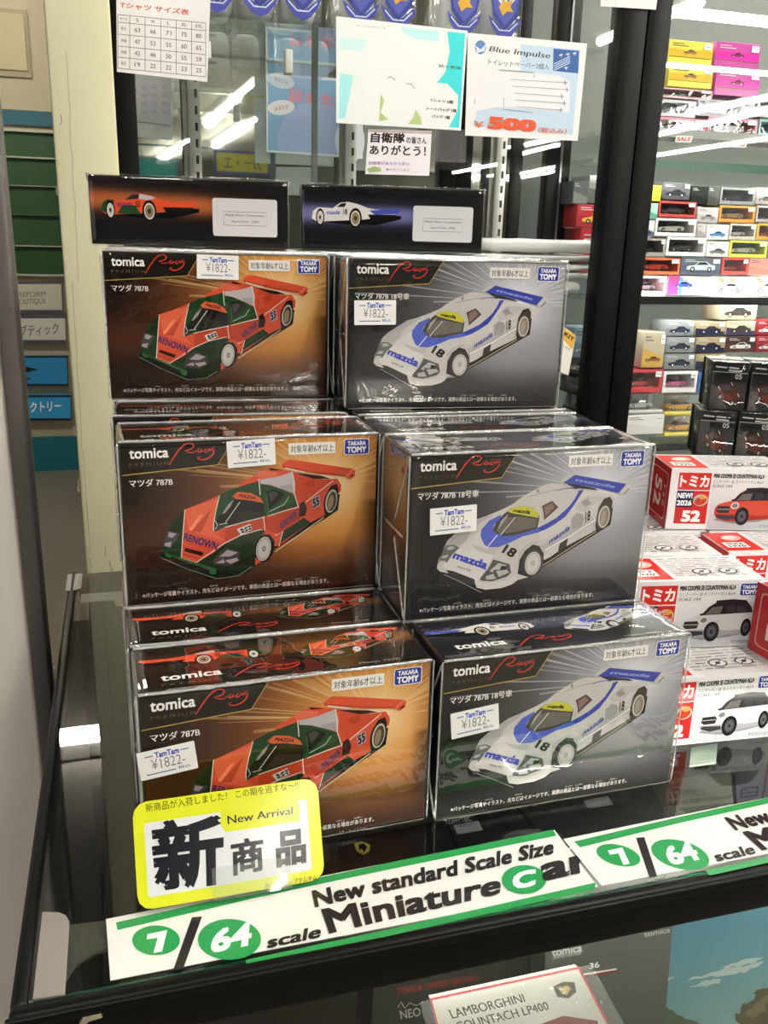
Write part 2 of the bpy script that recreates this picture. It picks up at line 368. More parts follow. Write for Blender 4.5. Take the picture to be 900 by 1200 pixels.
# ================================================================== racing car box art, traced once on the face of a box
W, H, D = .1344, .0879, .0447
FIT = {'1R': (.1064, .2780, .87), '1L': (-.0024, .2772, 1.76), '1L2': (-.0046, .3158, .19), '2L': (-.0045, .3526, .56), '2R': (.1024, .3135, .14),
       '2R2': (.1023, .3495, -1.24), '3L': (-.0076, .4443, -2.09), '3R': (.0990, .4040, -4.2), '2L2': (-.0070, .4060, -3.7), '2R3': (.1017, .3925, .1),
       '4L': (-.0138, .5216, -7.2), '4R': (.1012, .5274, -11.9)}
def box_pose(k):
    x, y, a = FIT[k]; return Vector((x * S, y * S, Z0 + (int(k[0]) - 1) * (H + .0013))), math.radians(a)
def box_plane(k):
    p, a = box_pose(k); return Plane(p, (math.cos(a), math.sin(a), 0), (0, 0, 1))
PWHITE, PRED = box_plane('2R'), box_plane('2L')
CROPS = {'A': (500, 560), 'B': (600, 540), 'C': (170, 560), 'D': (280, 520)}
def tr(spec, pl):              # "A x y x y B x y ..." -> face coordinates
    out = []; k = None; xs = []
    for t in spec.split():
        if t in CROPS: k = CROPS[t]; continue
        xs.append(float(t))
        if len(xs) == 2: out.append(pl(k[0] + xs[0] / 6.4286, k[1] + xs[1] / 6.4286)); xs = []
    return out
MM = .001
WHITE_CAR, RED_CAR = [], []
def ink(col):                  # the printed white keeps below paper white
    v = [int(col[i:i + 2], 16) for i in (0, 2, 4)]
    return ''.join('%02x' % int(x * .90) for x in v) if min(v) > 150 else col
def red_ink(col):
    r, g, b = (int(col[i:i + 2], 16) for i in (0, 2, 4))
    if g > r and g > b: return '%02x%02x%02x' % (int(r * .8), int(g * .74), int(b * .8))
    if r > 190 and g < 130: return '%02x%02x%02x' % (int(r * .93), int(g * .95), int(min(255, b * 1.1)))
    return ink(col)
def P(L, pl, col, spec): col = ink(col) if L is WHITE_CAR else red_ink(col); L.append(('p', tr(spec, pl), col))
def Sx(L, pl, col, wd, spec): L.append(('s', tr(spec, pl), wd * MM, col))
def Tx(L, pl, col, txt, spec, bold=.02): L.append(('t', txt, tr(spec, pl), col, bold))
def E(L, pl, col, k, cx, cy, rx, ry, rot=0):
    pts = []
    for i in range(26):
        a = 2 * math.pi * i / 26; x, y = rx * math.cos(a), ry * math.sin(a); c, s = math.cos(rot), math.sin(rot)
        pts.append(pl(CROPS[k][0] + (cx + x * c - y * s) / 6.4286, CROPS[k][1] + (cy + x * s + y * c) / 6.4286))
    L.append(('p', pts, ink(col)))
L, Q = WHITE_CAR, PWHITE
P(L, Q, '2b2a2c', 'A 60 690 150 720 400 850 560 850 700 775 B 230 800 640 545 740 480 760 350 600 300 300 420 100 600')
P(L, Q, 'dcdad7', 'A 75 680 88 620 118 560 135 512 155 470 210 420 290 365 370 312 450 285 560 240 650 195 680 172 B 37 298 100 255 180 212 250 177 300 167 370 175 440 180 540 205 640 232 755 250 772 290 765 340 750 358 640 400 620 520 240 735 200 830 150 865 40 880 A 690 720 680 770 640 800 560 828 440 840 375 825 358 782 240 742 150 715 100 705')
P(L, Q, 'c3c1c2', 'A 155 470 210 420 290 365 370 312 450 285 500 275 400 340 330 400 300 470 250 500 235 520 200 505 135 512')
P(L, Q, 'e9e7e4', 'A 300 470 400 400 405 440 430 500 460 524 540 520 500 575 350 540 250 530')
P(L, Q, 'cfcdcc', 'A 330 500 440 530 540 525 500 580 400 555')
P(L, Q, 'efedea', 'A 195 555 235 525 350 540 500 580 470 640 400 755 370 780 150 690 120 660')
P(L, Q, 'c9c7c8', 'A 690 560 740 510 830 470 B 210 640 330 560 450 500 620 430 630 520 240 735 225 650 190 620 150 625 100 660 60 720 40 840 A 690 720')
P(L, Q, 'e3e1de', 'B 215 600 330 540 440 470 600 390 640 320 690 270 760 252 600 232 540 215 500 290 440 350 330 440 190 510')
P(L, Q, 'd3d1d0', 'B 500 320 560 260 640 260 720 265 640 310 560 380 500 380 470 350')
P(L, Q, 'a9a7a8', 'B 520 310 580 270 570 295 600 320 545 345')
P(L, Q, 'a2a0a3', 'B 180 225 200 205 205 235 190 245')
Sx(L, Q, '8f8d95', .35, 'B 130 270 250 235 330 215')
Sx(L, Q, '3c45a0', .45, 'B 335 222 400 208 440 205 485 210')
P(L, Q, '5163c4', 'A 560 275 470 320 410 390 405 440 430 500 460 523 540 520 640 480 720 440 840 410 900 385 B 257 514 330 470 400 420 460 340 500 280 540 215 500 225 480 270 440 330 400 370 330 430 260 470 190 505 A 833 376 760 400 660 432 580 440 520 415 495 385 510 350 560 300')
P(L, Q, '3d48a8', 'B 257 514 330 470 400 420 460 340 500 280 540 215 500 225 480 270 440 330 400 370 330 430 260 470 190 505 A 860 395 B 257 514')
Sx(L, Q, 'e8e8ea', .5, 'A 452 525 530 430')
P(L, Q, '4a4843', 'A 495 388 520 340 580 270 640 225 720 208 800 225 842 265 848 300 832 380 760 402 660 432 580 440 520 415')
P(L, Q, '6c6a62', 'A 560 425 640 310 660 300 580 420 700 400 820 370 830 310 700 290 600 300 520 400')
P(L, Q, 'b9b7b0', 'A 530 390 560 320 620 265 600 300 550 370')
Sx(L, Q, 'd6d4cc', .5, 'A 555 430 665 295')
P(L, Q, 'c6c441', 'A 608 252 650 222 720 209 800 227 842 264 840 300 760 286 640 264')
Tx(L, Q, '1c1c18', 'mazda', 'A 660 232 785 240 775 272 645 255', .05)
P(L, Q, '55474a', 'B 222 340 300 300 348 348 240 446 236 395')
P(L, Q, '8a7068', 'B 240 350 296 316 320 345 250 420')
Sx(L, Q, 'b5b3b2', .4, 'B 205 330 225 400 220 480')
P(L, Q, 'b4b3b6', 'B 445 430 490 390 530 400 545 440 510 500 445 515')
Sx(L, Q, '8f8f92', .3, 'B 510 400 520 430 505 450 520 470 510 495')
Tx(L, Q, '33409a', 'mazda', 'B 285 585 445 470 430 520 275 632', .04)
Tx(L, Q, '1e1e20', '18', 'B 550 385 590 370 585 445 550 465', .04)
Sx(L, Q, 'f0eeec', .6, 'B 245 672 420 575 630 440')
P(L, Q, '3c3b3b', 'B 358 622 420 580 408 640 330 712')
P(L, Q, 'dad8d5', 'B 410 640 420 580 610 470 605 535')
P(L, Q, 'e0dedb', 'B 245 680 355 622 345 680 290 720 240 745')
P(L, Q, '2a2a2c', 'B 240 745 330 712 410 640 605 535 640 520 640 540 400 690 230 785')
Sx(L, Q, 'b8ad82', .45, 'B 228 788 632 530')
P(L, Q, '3a383a', 'B 40 850 55 745 95 675 155 628 205 640 237 700 232 770 195 850 140 880')
E(L, Q, '4a484a', 'B', 158, 770, 75, 100, .25); E(L, Q, 'd9d8d6', 'B', 155, 770, 58, 88, .25); E(L, Q, 'a6a4a4', 'B', 155, 770, 50, 78, .25)
E(L, Q, 'dcdad8', 'B', 155, 770, 46, 73, .25); E(L, Q, '8d8b8b', 'B', 155, 768, 13, 18, .25); E(L, Q, 'cfcdca', 'B', 155, 768, 7, 10, .25)
P(L, Q, '3f3633', 'B 630 440 650 350 690 285 735 268 755 300 750 356 700 500 650 520')
E(L, Q, '544b47', 'B', 685, 420, 50, 92, .2); E(L, Q, 'e0dcd6', 'B', 690, 420, 42, 84, .2); E(L, Q, '8c7f72', 'B', 692, 420, 33, 72, .2); E(L, Q, 'b7ab9b', 'B', 685, 425, 18, 55, .2)
P(L, Q, '56585a', 'A 500 612 622 648 634 710 604 742 490 778 405 772 400 756 462 680')
for s_ in ('A 480 690 540 640 600 655 560 690', 'A 520 700 600 690 620 710 540 745', 'A 440 740 500 720 520 760 450 765', 'A 470 700 500 680 500 710'): P(L, Q, 'c8cbc6', s_)
P(L, Q, '2c2e30', 'A 560 660 600 665 590 690 550 690')
P(L, Q, '6a6c6c', 'A 140 508 200 502 245 525 195 572 150 635 85 640 110 570')
P(L, Q, 'c6c8c4', 'A 150 520 195 512 215 530 160 545'); P(L, Q, 'c6c8c4', 'A 120 585 165 575 150 600 108 605'); P(L, Q, 'd5d6d2', 'A 95 625 140 620 140 635 92 640')
Tx(L, Q, '4450ba', 'mazda', 'A 215 548 470 628 442 690 188 603', .06)
Tx(L, Q, '2a2a30', 'MAZDA 787B', 'A 232 660 330 690 325 706 228 674', .02)
Tx(L, Q, '2c2a2e', '18', 'A 602 495 688 545 642 602 560 560', .05)
P(L, Q, '39383a', 'A 145 690 200 700 358 762 362 805 275 785 165 725')
Sx(L, Q, '9a989a', .35, 'A 130 725 260 785 410 862')
P(L, Q, 'e6e4e1', 'A 372 778 440 790 560 780 660 735 680 725 680 770 640 800 560 828 440 840 375 825')
P(L, Q, '35353a', 'B 400 165 470 205 560 210 650 225 620 205 500 180')
P(L, Q, '3b45a6', 'B 380 162 455 102 858 172 805 242 640 205 500 180')
P(L, Q, '3440a0', 'B 380 162 455 102 470 106 400 160')
Tx(L, Q, '8f9ad8', 'mazda', 'B 490 130 790 185 770 205 470 152', .05)
P(L, Q, 'd8d6d4', 'B 358 152 400 115 462 90 470 104 405 150 372 166')
P(L, Q, 'dddbd8', 'B 802 240 855 178 880 168 893 180 885 215 835 262')
P(L, Q, '8a888a', 'B 835 245 880 200 880 215 838 258')
L, Q = RED_CAR, PRED
P(L, Q, '1c1412', 'C 100 590 240 660 500 770 700 740 D 270 790 640 570 745 500 760 380 500 400 100 600')
P(L, Q, 'e2532f', 'C 115 590 140 480 170 390 205 325 300 237 440 182 560 130 690 80 D -17 337 0 305 70 262 140 225 240 178 400 208 440 222 640 268 740 262 770 310 766 360 742 376 700 420 640 545 290 770 260 770 200 860 C 830 660 760 715 600 762 500 745 330 690 150 635')
P(L, Q, 'c9401f', 'C 600 372 760 328 900 295 D 440 480 520 500 460 560 300 680 190 650 C 860 388 720 430 600 490')
P(L, Q, 'f0693f', 'C 300 237 560 150 515 350 515 400 590 470 400 420 330 390')
P(L, Q, 'f58a62', 'C 330 385 410 280 440 270 380 360 350 400')
P(L, Q, 'c84a28', 'C 350 400 440 300 500 230 460 330 420 410')
P(L, Q, 'd94a28', 'D 440 250 640 272 700 270 620 330 540 400 510 440 440 400 425 300')
P(L, Q, 'b23a1e', 'D 480 300 560 270 570 310 520 330')
P(L, Q, '1e4a22', 'C 115 590 140 480 172 385 205 325 300 237 285 420 272 602 150 560')
P(L, Q, '153617', 'C 140 500 180 390 240 320 290 260 270 420 200 400')
P(L, Q, '1b3f1f', 'C 385 637 520 560 600 490 720 430 860 388 910 400 870 440 830 560 830 670 760 715 600 762 540 690')
P(L, Q, '12290f', 'C 520 660 640 660 760 600 830 560 830 670 760 715 600 762 540 690')
P(L, Q, '1f5425', 'C 560 132 640 88 760 50 860 20 D 165 295 230 310 325 340 412 378 442 470 340 500 215 540 190 548 C 760 332 600 372 515 408 520 300')
P(L, Q, '2c6a33', 'D 240 320 330 350 400 385 300 450 230 500 340 470 420 440 412 380 325 340')
P(L, Q, '151514', 'C 572 275 618 200 680 150 780 108 890 180 898 290 760 322 620 352 590 352 520 398 540 310')
P(L, Q, '2a2724', 'C 720 240 890 255 895 290 760 320 640 340')
P(L, Q, '9b9b98', 'C 580 270 620 205 670 160 640 220 600 265')
Sx(L, Q, 'c4c2bc', .45, 'C 605 335 715 180')
P(L, Q, 'e0602f', 'C 658 138 700 104 800 114 868 150 893 190 780 166 680 158')
Tx(L, Q, '26160f', 'MAZDA', 'C 715 118 840 140 830 162 700 142', .05)
P(L, Q, '16302a', 'C 512 330 575 345 570 372 515 408'); Sx(L, Q, 'd8d8d0', .3, 'C 530 320 545 360 530 385'); Sx(L, Q, 'd8d8d0', .3, 'C 560 350 620 340')
P(L, Q, '1a1c1a', 'D 205 362 270 340 342 380 300 430 225 492 214 420')
P(L, Q, '4d504d', 'D 220 370 268 352 300 375 240 440')
P(L, Q, 'cfc6cc', 'D 158 268 280 250 397 213 418 280 412 372 330 342 240 310 160 300')
P(L, Q, 'b6aab4', 'D 300 320 400 300 412 372 330 342')
P(L, Q, '1a1412', 'D 220 180 330 200 240 200'); P(L, Q, 'ef7048', 'D 110 240 180 200 290 215 280 245 160 262')
Sx(L, Q, '3b5b33', .5, 'D 210 380 222 500 208 530'); Sx(L, Q, 'c9d0c4', .3, 'D 230 510 340 455 375 400')
P(L, Q, '2e1513', 'D 455 450 490 428 512 480 500 540 450 552')
P(L, Q, '1c4220', 'D 340 650 490 555 538 592 290 762 300 740')
P(L, Q, '141210', 'D 538 592 640 540 640 555 292 775')
Sx(L, Q, 'd8c79a', .5, 'D 272 812 640 552')
for s_ in ('C 300 237 285 420 272 602', 'C 272 602 385 637 600 490 720 430 880 385', 'C 600 372 760 328 900 293', 'C 560 130 530 260 515 350 518 402', 'D 148 262 160 385', 'D 400 210 418 300 415 372 448 480', 'D 185 545 196 655', 'D 215 545 340 505 440 478', 'D 500 440 640 330 710 275', 'D 270 690 330 660 300 770'):
    Sx(L, Q, 'e9e2d6', .42, s_)
Tx(L, Q, '2a2264', 'RENOWN', 'C 302 412 556 488 536 546 286 466', .035)
P(L, Q, '3a120c', 'C 305 525 442 560 430 588 292 550'); Tx(L, Q, '0c0808', 'MAZDA', 'C 312 532 435 563 426 583 300 552', .03)
Tx(L, Q, '4a1c10', 'MAZDA 787B', 'C 290 568 400 600 397 610 288 578', .02)
P(L, Q, 'e8e6e4', 'C 690 385 790 343 808 385 722 428'); Tx(L, Q, '15151c', '55', 'C 792 352 802 385 728 418 712 385', .05)
Tx(L, Q, '2a2264', 'RENOWN', 'D 308 598 440 486 430 560 312 650', .03)
P(L, Q, 'b8a8b4', 'D 546 412 604 384 612 462 556 494'); Tx(L, Q, '18142a', '55', 'D 552 418 600 395 606 455 560 484', .05)
P(L, Q, '12100f', 'D 115 860 130 740 165 690 230 680 268 730 262 800 230 860'); P(L, Q, '12100f', 'C 830 570 860 450 900 420 D 200 680 130 740')
E(L, Q, '1a1816', 'D', 190, 790, 72, 100, .2); E(L, Q, 'dedcd8', 'D', 185, 790, 54, 92, .2); E(L, Q, '6d6a66', 'D', 185, 790, 47, 82, .2); E(L, Q, 'dad8d4', 'D', 185, 790, 43, 76, .2); E(L, Q, '5a5754', 'D', 188, 790, 14, 20, .2); E(L, Q, 'd0ccc4', 'D', 188, 790, 7, 10, .2)
P(L, Q, '171210', 'D 640 500 655 380 690 318 735 300 750 340 745 400 700 520 650 545')
E(L, Q, '1d1816', 'D', 690, 432, 50, 98, .2); E(L, Q, 'd9d2c6', 'D', 695, 430, 42, 88, .2); E(L, Q, '4a3c30', 'D', 697, 432, 34, 76, .2); E(L, Q, '8b7a62', 'D', 690, 440, 20, 58, .2)
P(L, Q, '4d524a', 'C 525 600 600 520 712 550 718 620 640 662 512 652')
for s_ in ('C 560 590 620 540 700 560 640 590', 'C 600 620 690 600 705 620 640 645', 'C 530 640 590 610 600 640'): P(L, Q, 'cdd0cc', s_)
P(L, Q, '565a56', 'C 168 393 262 418 212 500 192 532 138 512'); P(L, Q, 'c8cac6', 'C 180 405 235 420 205 450 172 440'); P(L, Q, 'c8cac6', 'C 150 490 200 480 190 520 145 510')
P(L, Q, '161a16', 'C 112 590 150 560 272 600 385 637 540 690 620 700 640 740 600 766 500 749 330 694 150 640')
P(L, Q, '2f7a3c', 'C 150 562 272 600 385 637 540 690 530 726 490 722 480 690 385 655 200 590 190 605 150 590')
P(L, Q, '151716', 'C 200 595 385 655 475 690 470 712 360 690 210 635')
Sx(L, Q, '6d7a6c', .4, 'C 120 598 300 678 540 758 700 735 800 670')
P(L, Q, '2a1512', 'D 410 215 620 240 690 262 560 262')
P(L, Q, 'e4552f', 'D 318 160 370 118 432 122 850 186 806 246 600 226 335 182')
P(L, Q, 'c8431f', 'D 318 160 335 182 600 226 806 246 812 232 600 208 345 168')
Sx(L, Q, 'efe6da', .6, 'D 345 183 500 214'); Sx(L, Q, 'efe6da', .6, 'D 616 232 690 250')
P(L, Q, 'e4552f', 'D 800 246 850 186 876 192 872 240 832 266'); Sx(L, Q, 'f2a68a', .35, 'D 806 246 852 196 876 194'); P(L, Q, '30160f', 'D 838 244 860 225 862 240 838 255')
def draw(A, cmds, T=None, k=1):
    f = T or (lambda p: p)
    for c in cmds:
        if c[0] == 'p': A.poly([f(p) for p in c[1]], c[2])
        elif c[0] == 's': A.line([f(p) for p in c[1]], c[2] * k, c[3])
        else: A.quad(c[1], *[f(p) for p in c[2]], c[3], c[4])
SCRIPT = [[(583, 600), (600, 570), (625, 535), (655, 495), (685, 465), (705, 455)], [(668, 480), (690, 458), (715, 447), (738, 448), (752, 460), (737, 481), (690, 500), (720, 508), (745, 505), (764, 492)],
          [(788, 478), (774, 484), (769, 494), (776, 501), (790, 494), (797, 480), (795, 497), (808, 488)], [(826, 476), (814, 484), (812, 497), (822, 498), (832, 490)],
          [(838, 472), (834, 490), (843, 480), (850, 472), (849, 490), (858, 478)], [(876, 460), (862, 468), (860, 482), (874, 474), (868, 500), (842, 528), (805, 547), (770, 546), (763, 535), (784, 531)]]
P1R = box_plane('1R'); SCRIPT = [[P1R(470 + x / 5.625, 690 + y / 5.625) for x, y in s] for s in SCRIPT]
def lerp(a, b, t): t = max(0, min(1, t)); return tuple(x + (y - x) * t for x, y in zip(a, b))
def rgb(h): return tuple(int(h[i:i + 2], 16) / 255 for i in (0, 2, 4))
def bg_red(u, v):
    r = math.hypot((u - .80) * 1.45, v - .70); ang = math.atan2(v - .70, (u - .80) * 1.45)
    c = lerp(rgb('fbe6bc'), rgb('d89448'), r / .30)
    if r > .30: c = lerp(rgb('d89448'), rgb('7e4422'), (r - .30) / .35)
    if r > .65: c = lerp(rgb('7e4422'), rgb('28150f'), (r - .65) / .45)
    c = lerp(c, rgb('7a3a22'), .7 * math.exp(-((v - .42) / .16) ** 2) * max(0, 1 - u * 1.2))
    c = tuple(x * (.72 + .28 * min(1, max(0, u - .15) / .5)) for x in c)
    c = lerp(c, rgb('1e1210'), max(0, (.34 - v) / .34) * .92)
    if u > .93: c = lerp(c, rgb('2a150f'), (u - .93) / .07 * .7 * (1 if v < .6 else .3))
    return c
def bg_white(u, v):
    r = math.hypot((u - .78) * 1.45, v - .74)
    c = lerp(rgb('f0f0f6'), rgb('a6a6ae'), r / .28)
    if r > .28: c = lerp(rgb('a6a6ae'), rgb('605f61'), (r - .28) / .35)
    if r > .63: c = lerp(rgb('605f61'), rgb('2c2b2b'), (r - .63) / .5)
    c = lerp(c, rgb('88888c'), .6 * math.exp(-((v - .36) / .17) ** 2) * max(0, u - .25))
    c = tuple(x * (.74 + .26 * min(1, max(0, u - .15) / .5)) for x in c)
    c = lerp(c, rgb('19191b'), max(0, (.30 - v) / .30) * .92)
    return c
def front_print(red):
    A = Art(); bg = bg_red if red else bg_white
    A.grid(.0006, .0006, W - .0006, H - .0006, 44, 30, lambda u, v: bg(u, v))
    cx, cy = (.80 * W, .70 * H) if red else (.78 * W, .74 * H); rnd = random.Random(5 if red else 9)
    for i in range(170):
        a = rnd.uniform(0, 2 * math.pi); r0 = rnd.uniform(.006, .03); r1 = r0 + rnd.uniform(.02, .09); wd = rnd.uniform(.00015, .0008)
        if math.sin(a) < -.12: continue
        c, s = math.cos(a), math.sin(a); r1 = min(r1, *(t for t in (((W - .001 - cx) / c if c > 0 else (.001 - cx) / c) if abs(c) > 1e-3 else 9, ((H - .001 - cy) / s if s > 0 else (.001 - cy) / s) if abs(s) > 1e-3 else 9)))
        if r1 <= r0 + .004: continue
        pts = [(cx + c * r0, cy + s * r0), (cx + c * r1 - s * wd, cy + s * r1 + c * wd), (cx + c * r1 + s * wd, cy + s * r1 - c * wd)]
        k = rnd.uniform(.25, .8); hot = rgb('ffdf9c') if red else rgb('f2f2f8')
        cols = [s2l(lerp(bg(p[0] / W, p[1] / H), hot, k * (1 if j == 0 else .55))) for j, p in enumerate(pts)]
        A.poly(pts, None, cols)
    A.poly([(.0006, H - .0006), (.0006, H - .0168), (.0485, H - .0134), (.0565, H - .0006)], '17130f' if red else '262523')
    A.line([(.0006, H - .0168), (.0485, H - .0134), (.0565, H - .0006)], .0005, 'b39a4c')
    A.text('tomica', .0048, H - .0084, .0052, 'f2f0ee', .03, .0192)
    A.text('P R E M I U M', .0046, H - .0122, .0016, '5c4f38', 0, .0192)
    for s in SCRIPT: A.line(s, .0007, 'c8372c', True)
    draw(A, RED_CAR if red else WHITE_CAR)
    A.text('マツダ 787B' if red else 'マツダ 787B 18号車', .0040, H - .0230, .0040, 'f4f2f0', .02, .0215 if red else .0325)
    p = lambda x, y: (PRED(x, y) if red else PWHITE(x, y))
    for (x0, y0, x1, y1) in [(.0855, H - .0096, .1108, H - .0034)]:
        A.rect(x0, y0, x1, y1, 'f2f0ec', .0008); A.text('対象年齢6才以上', x0 + .001, y0 + .0009, .0042, '2a2826', .015, x1 - x0 - .002)
    A.rect(.1155, H - .0110, .1295, H - .0022, 'f0f0f4', .0012); A.rect(.1159, H - .0106, .1291, H - .0026, '2e3d9c', .0010)
    A.text('TAKARA', .1225, H - .0059, .0024, 'ffffff', .04, .0100, 'c'); A.text('TOMY', .1225, H - .0099, .0034, 'ffffff', .06, .0108, 'c')
    A.text('※パッケージ写真やイラスト、光などはイメージです。実際の商品とは一部異なる場合があります。', .0075, .0042, .0027, 'e4e0dc', .0, .100)
    for x, t in ((.0262, 'しゃしん'), (.0425, 'ひかり'), (.0712, 'じっさい'), (.0770, 'しょうひん'), (.0885, 'いちぶこと'), (.0975, 'ばあい')): A.text(t, x, .0075, .0009, 'd0ccc8', 0, .004)
    A.line([(.0008, .0004), (W - .0008, .0004)], .0003, '8a8680')
    return A
def side_car(red, right=False):
    b, s, k = ('d9502e', '1f4a26', '2a2264') if red else ('dcdad8', 'dcdad8', '3a48a8'); C = []
    p = lambda pts, c: C.append(('p', pts, c))
    p([(-2, 12), (120, 2), (230, 2), (320, 25), (320, 36), (200, 40), (60, 30)], '0c0c0e')
    p([(0, 20), (5, 45), (22, 58), (45, 57), (75, 56), (100, 75), (130, 79), (165, 72), (200, 60), (230, 56), (290, 52), (300, 40), (250, 28), (180, 20), (60, 12), (20, 8)], b)
    if red: p([(0, 20), (5, 45), (22, 58), (44, 56), (40, 30), (30, 10)], s); p([(50, 14), (70, 40), (110, 42), (130, 14)], s); p([(78, 57), (100, 75), (126, 78), (122, 62)], '33402e'); p([(126, 78), (165, 72), (178, 66), (150, 58), (124, 62)], 'b9b2b6')
    p([(88, 60), (104, 73), (124, 75), (116, 61)], '2a2826')
    p([(205, 52), (310, 60), (316, 52), (300, 42), (225, 38)], 'd9502e' if red else '4352b4'); p([(200, 38), (300, 40), (295, 26), (210, 22)], '121214')
    C.append(('t', 'RENOWN' if red else 'mazda', [(52, 48), (100, 50), (100, 36), (54, 34)], k, .03)); C.append(('t', '55' if red else '18', [(112, 54), (126, 55), (126, 36), (113, 35)], '1a1a1e', .04))
    for cx, cy, rx, ry in ((30, 24, 15, 30), (156, 24, 23, 35)):
        for g, c in ((1, '1a1818'), (.74, 'd6d2c8'), (.6, '8d7d62' if cx > 100 else 'c9c7c4'), (.25, '3a3632')):
            p([(cx + rx * g * math.cos(t * math.pi / 12), cy + ry * g * math.sin(t * math.pi / 12)) for t in range(24)], c)
    return C
SIDE_L = {r: side_car(r) for r in (True, False)}
def long_side(red):            # narrow printed side with car profile and the approval sticker
    A = Art(); hot = rgb('c06a3a') if red else rgb('7d80b4'); mid = rgb('6a3a26') if red else rgb('3a3a58')
    def bg(u, v):
        t = math.exp(-((v - .56 - .1 * (1 - u) * (1 if red else 0)) / (.17)) ** 2) * (1 if u < .55 else max(0, 1 - (u - .55) / .4))
        c = lerp(rgb('151517'), mid, t * 1.4); return lerp(c, hot, max(0, t - .35) * 1.3)
    A.grid(.0006, .0006, W - .0006, D - .0006, 36, 20, bg)
    k = W / 262 * .42; draw(A, SIDE_L[red], lambda p: (.0075 + p[0] * .000205, .0175 + p[1] * .000205))
    A.rect(.082, .0075, .1265, .0325, 'd9dade', .0018); 
    A.line([(.0895, .0148), (.1190, .0148), (.1190, .0238), (.0895, .0238), (.0895, .0148)], .0003, '55565a')
    A.text('Mazda Motor Corporation', .10425, .0203, .0022, '3a3a3e', .01, .0272, 'c'); A.text('Approval No. 12002', .10425, .0162, .0021, '3a3a3e', .005, .019, 'c')
    return A
def top_print(red):
    A = Art(); hot = rgb('8a5228') if red else rgb('6a6a86')
    A.grid(.0006, .0006, W - .0006, D - .0006, 30, 14, lambda u, v: lerp(rgb('191512') if red else rgb('1c1c20'), hot, math.exp(-((v - .66) / .16) ** 2) * (.4 + .5 * u)))
    xs = lambda p: (.0600 - p[0] * .000185, .0235 + p[1] * .00016)
    draw(A, SIDE_L[red], xs)
    A.text('tomica', .0105, .0105, .0055, 'f2f0ee', .03, .0270); A.text('P R E M I U M', .0105, .0060, .0014, '6a5c40', 0, .026)
    for s in SCRIPT: A.line([(p[0] * 1.35 + .010, (p[1] - H + .020) * .85 + .0005) for p in s], .0008, 'c8372c', True)
    draw(A, RED_CAR if red else WHITE_CAR, lambda p: (.066 + p[0] * .52, .008 + p[1] * .44), .55)
    A.text('Mazda 787B', .10, .004, .0016, '9a958c', 0, .02)
    return A
def film_mesh():
    bm = bmesh.new(); e = .0011; n = 12
    bmesh.ops.create_cube(bm, size=1); bmesh.ops.subdivide_edges(bm, edges=list(bm.edges), cuts=n, use_grid_fill=True)
    c0, c1 = Vector((-e, -e, -.0006)), Vector((W + e, D + e, H + .0008)); r = .0016
    for v in bm.verts:
        q = Vector((v.co.x + .5, v.co.y + .5, v.co.z + .5))
        for i in range(3): q[i] = .5 + .5 * math.sin(math.pi * (q[i] - .5))     # denser towards the edges
        p = Vector((c0[i] + (c1[i] - c0[i]) * q[i] for i in range(3)))
        core = Vector((min(max(p[i], c0[i] + r), c1[i] - r) for i in range(3))); d = p - core
        if d.length > 1e-7: p = core + d.normalized() * r
        nz = noise.noise(p * 34) * .00035
        p += (d.normalized() if d.length else Vector((0, 0, 0))) * nz
        v.co = p
    for f in bm.faces: f.smooth = True
    me = bpy.data.meshes.new('film_wrap'); bm.to_mesh(me); bm.free(); return me
FILM_ME = film_mesh(); FILM_ME.materials.append(FILM)
def seam_mesh():
    mb = MB()
    def rope(P0, P1, r, nn=24, amp=.0003):
        P0, P1 = Vector(P0), Vector(P1); rings = []; d = (P1 - P0).normalized(); a = d.orthogonal().normalized(); b = d.cross(a)
        for i in range(nn + 1):
            c = P0.lerp(P1, i / nn) + Vector((0, noise.noise(Vector((i * .7, P0.x * 90, P0.z * 50))), noise.noise(Vector((i * .6, 5, P0.y * 80))))) * amp
            rings.append([c + (a * math.cos(t * math.pi / 3) + b * math.sin(t * math.pi / 3)) * r * (1 + .4 * noise.noise(Vector((i * .9, 1, 2)))) for t in range(6)])
        mb.loft(rings, SEAM)
    rope((0, -.0010, H + .0006), (W, -.0010, H + .0006), .00075); rope((0, D + .0008, H + .0006), (W, D + .0008, H + .0006), .0007)
    rope((-.0008, -.0008, .001), (-.0008, -.0008, H), .0005); rope((W + .0008, -.0008, .001), (W + .0008, -.0008, H), .0004)
    rope((-.0010, D * .15, H * .5), (-.0010, D * .85, H * .5), .0006, 8)
    rope((-.0010, 0, .002), (-.0010, D * .45, H * .45), .0006, 10); rope((-.0010, 0, H - .002), (-.0010, D * .45, H * .55), .0006, 10)
    return mb
PROTO = {}
BOXPOS = []
def make_box(red):
    mb = MB().box((0, 0, 0), (W, D, H), CARD, .0006, 1); r = mb.build('toy_car_box')
    front_print(red).build('front_print', r, FRONT, INK_GLOSSY)
    top_print(red).build('top_print', r, lambda a, b, l: (a, b, H + l), INK_GLOSSY)
    long_side(red).build('bottom_print', r, lambda a, b, l: (a, D - b, -l), INK_GLOSSY)
    f = link('film_wrap', FILM_ME, r); sm = seam_mesh().build('film_seam', f)
    return r
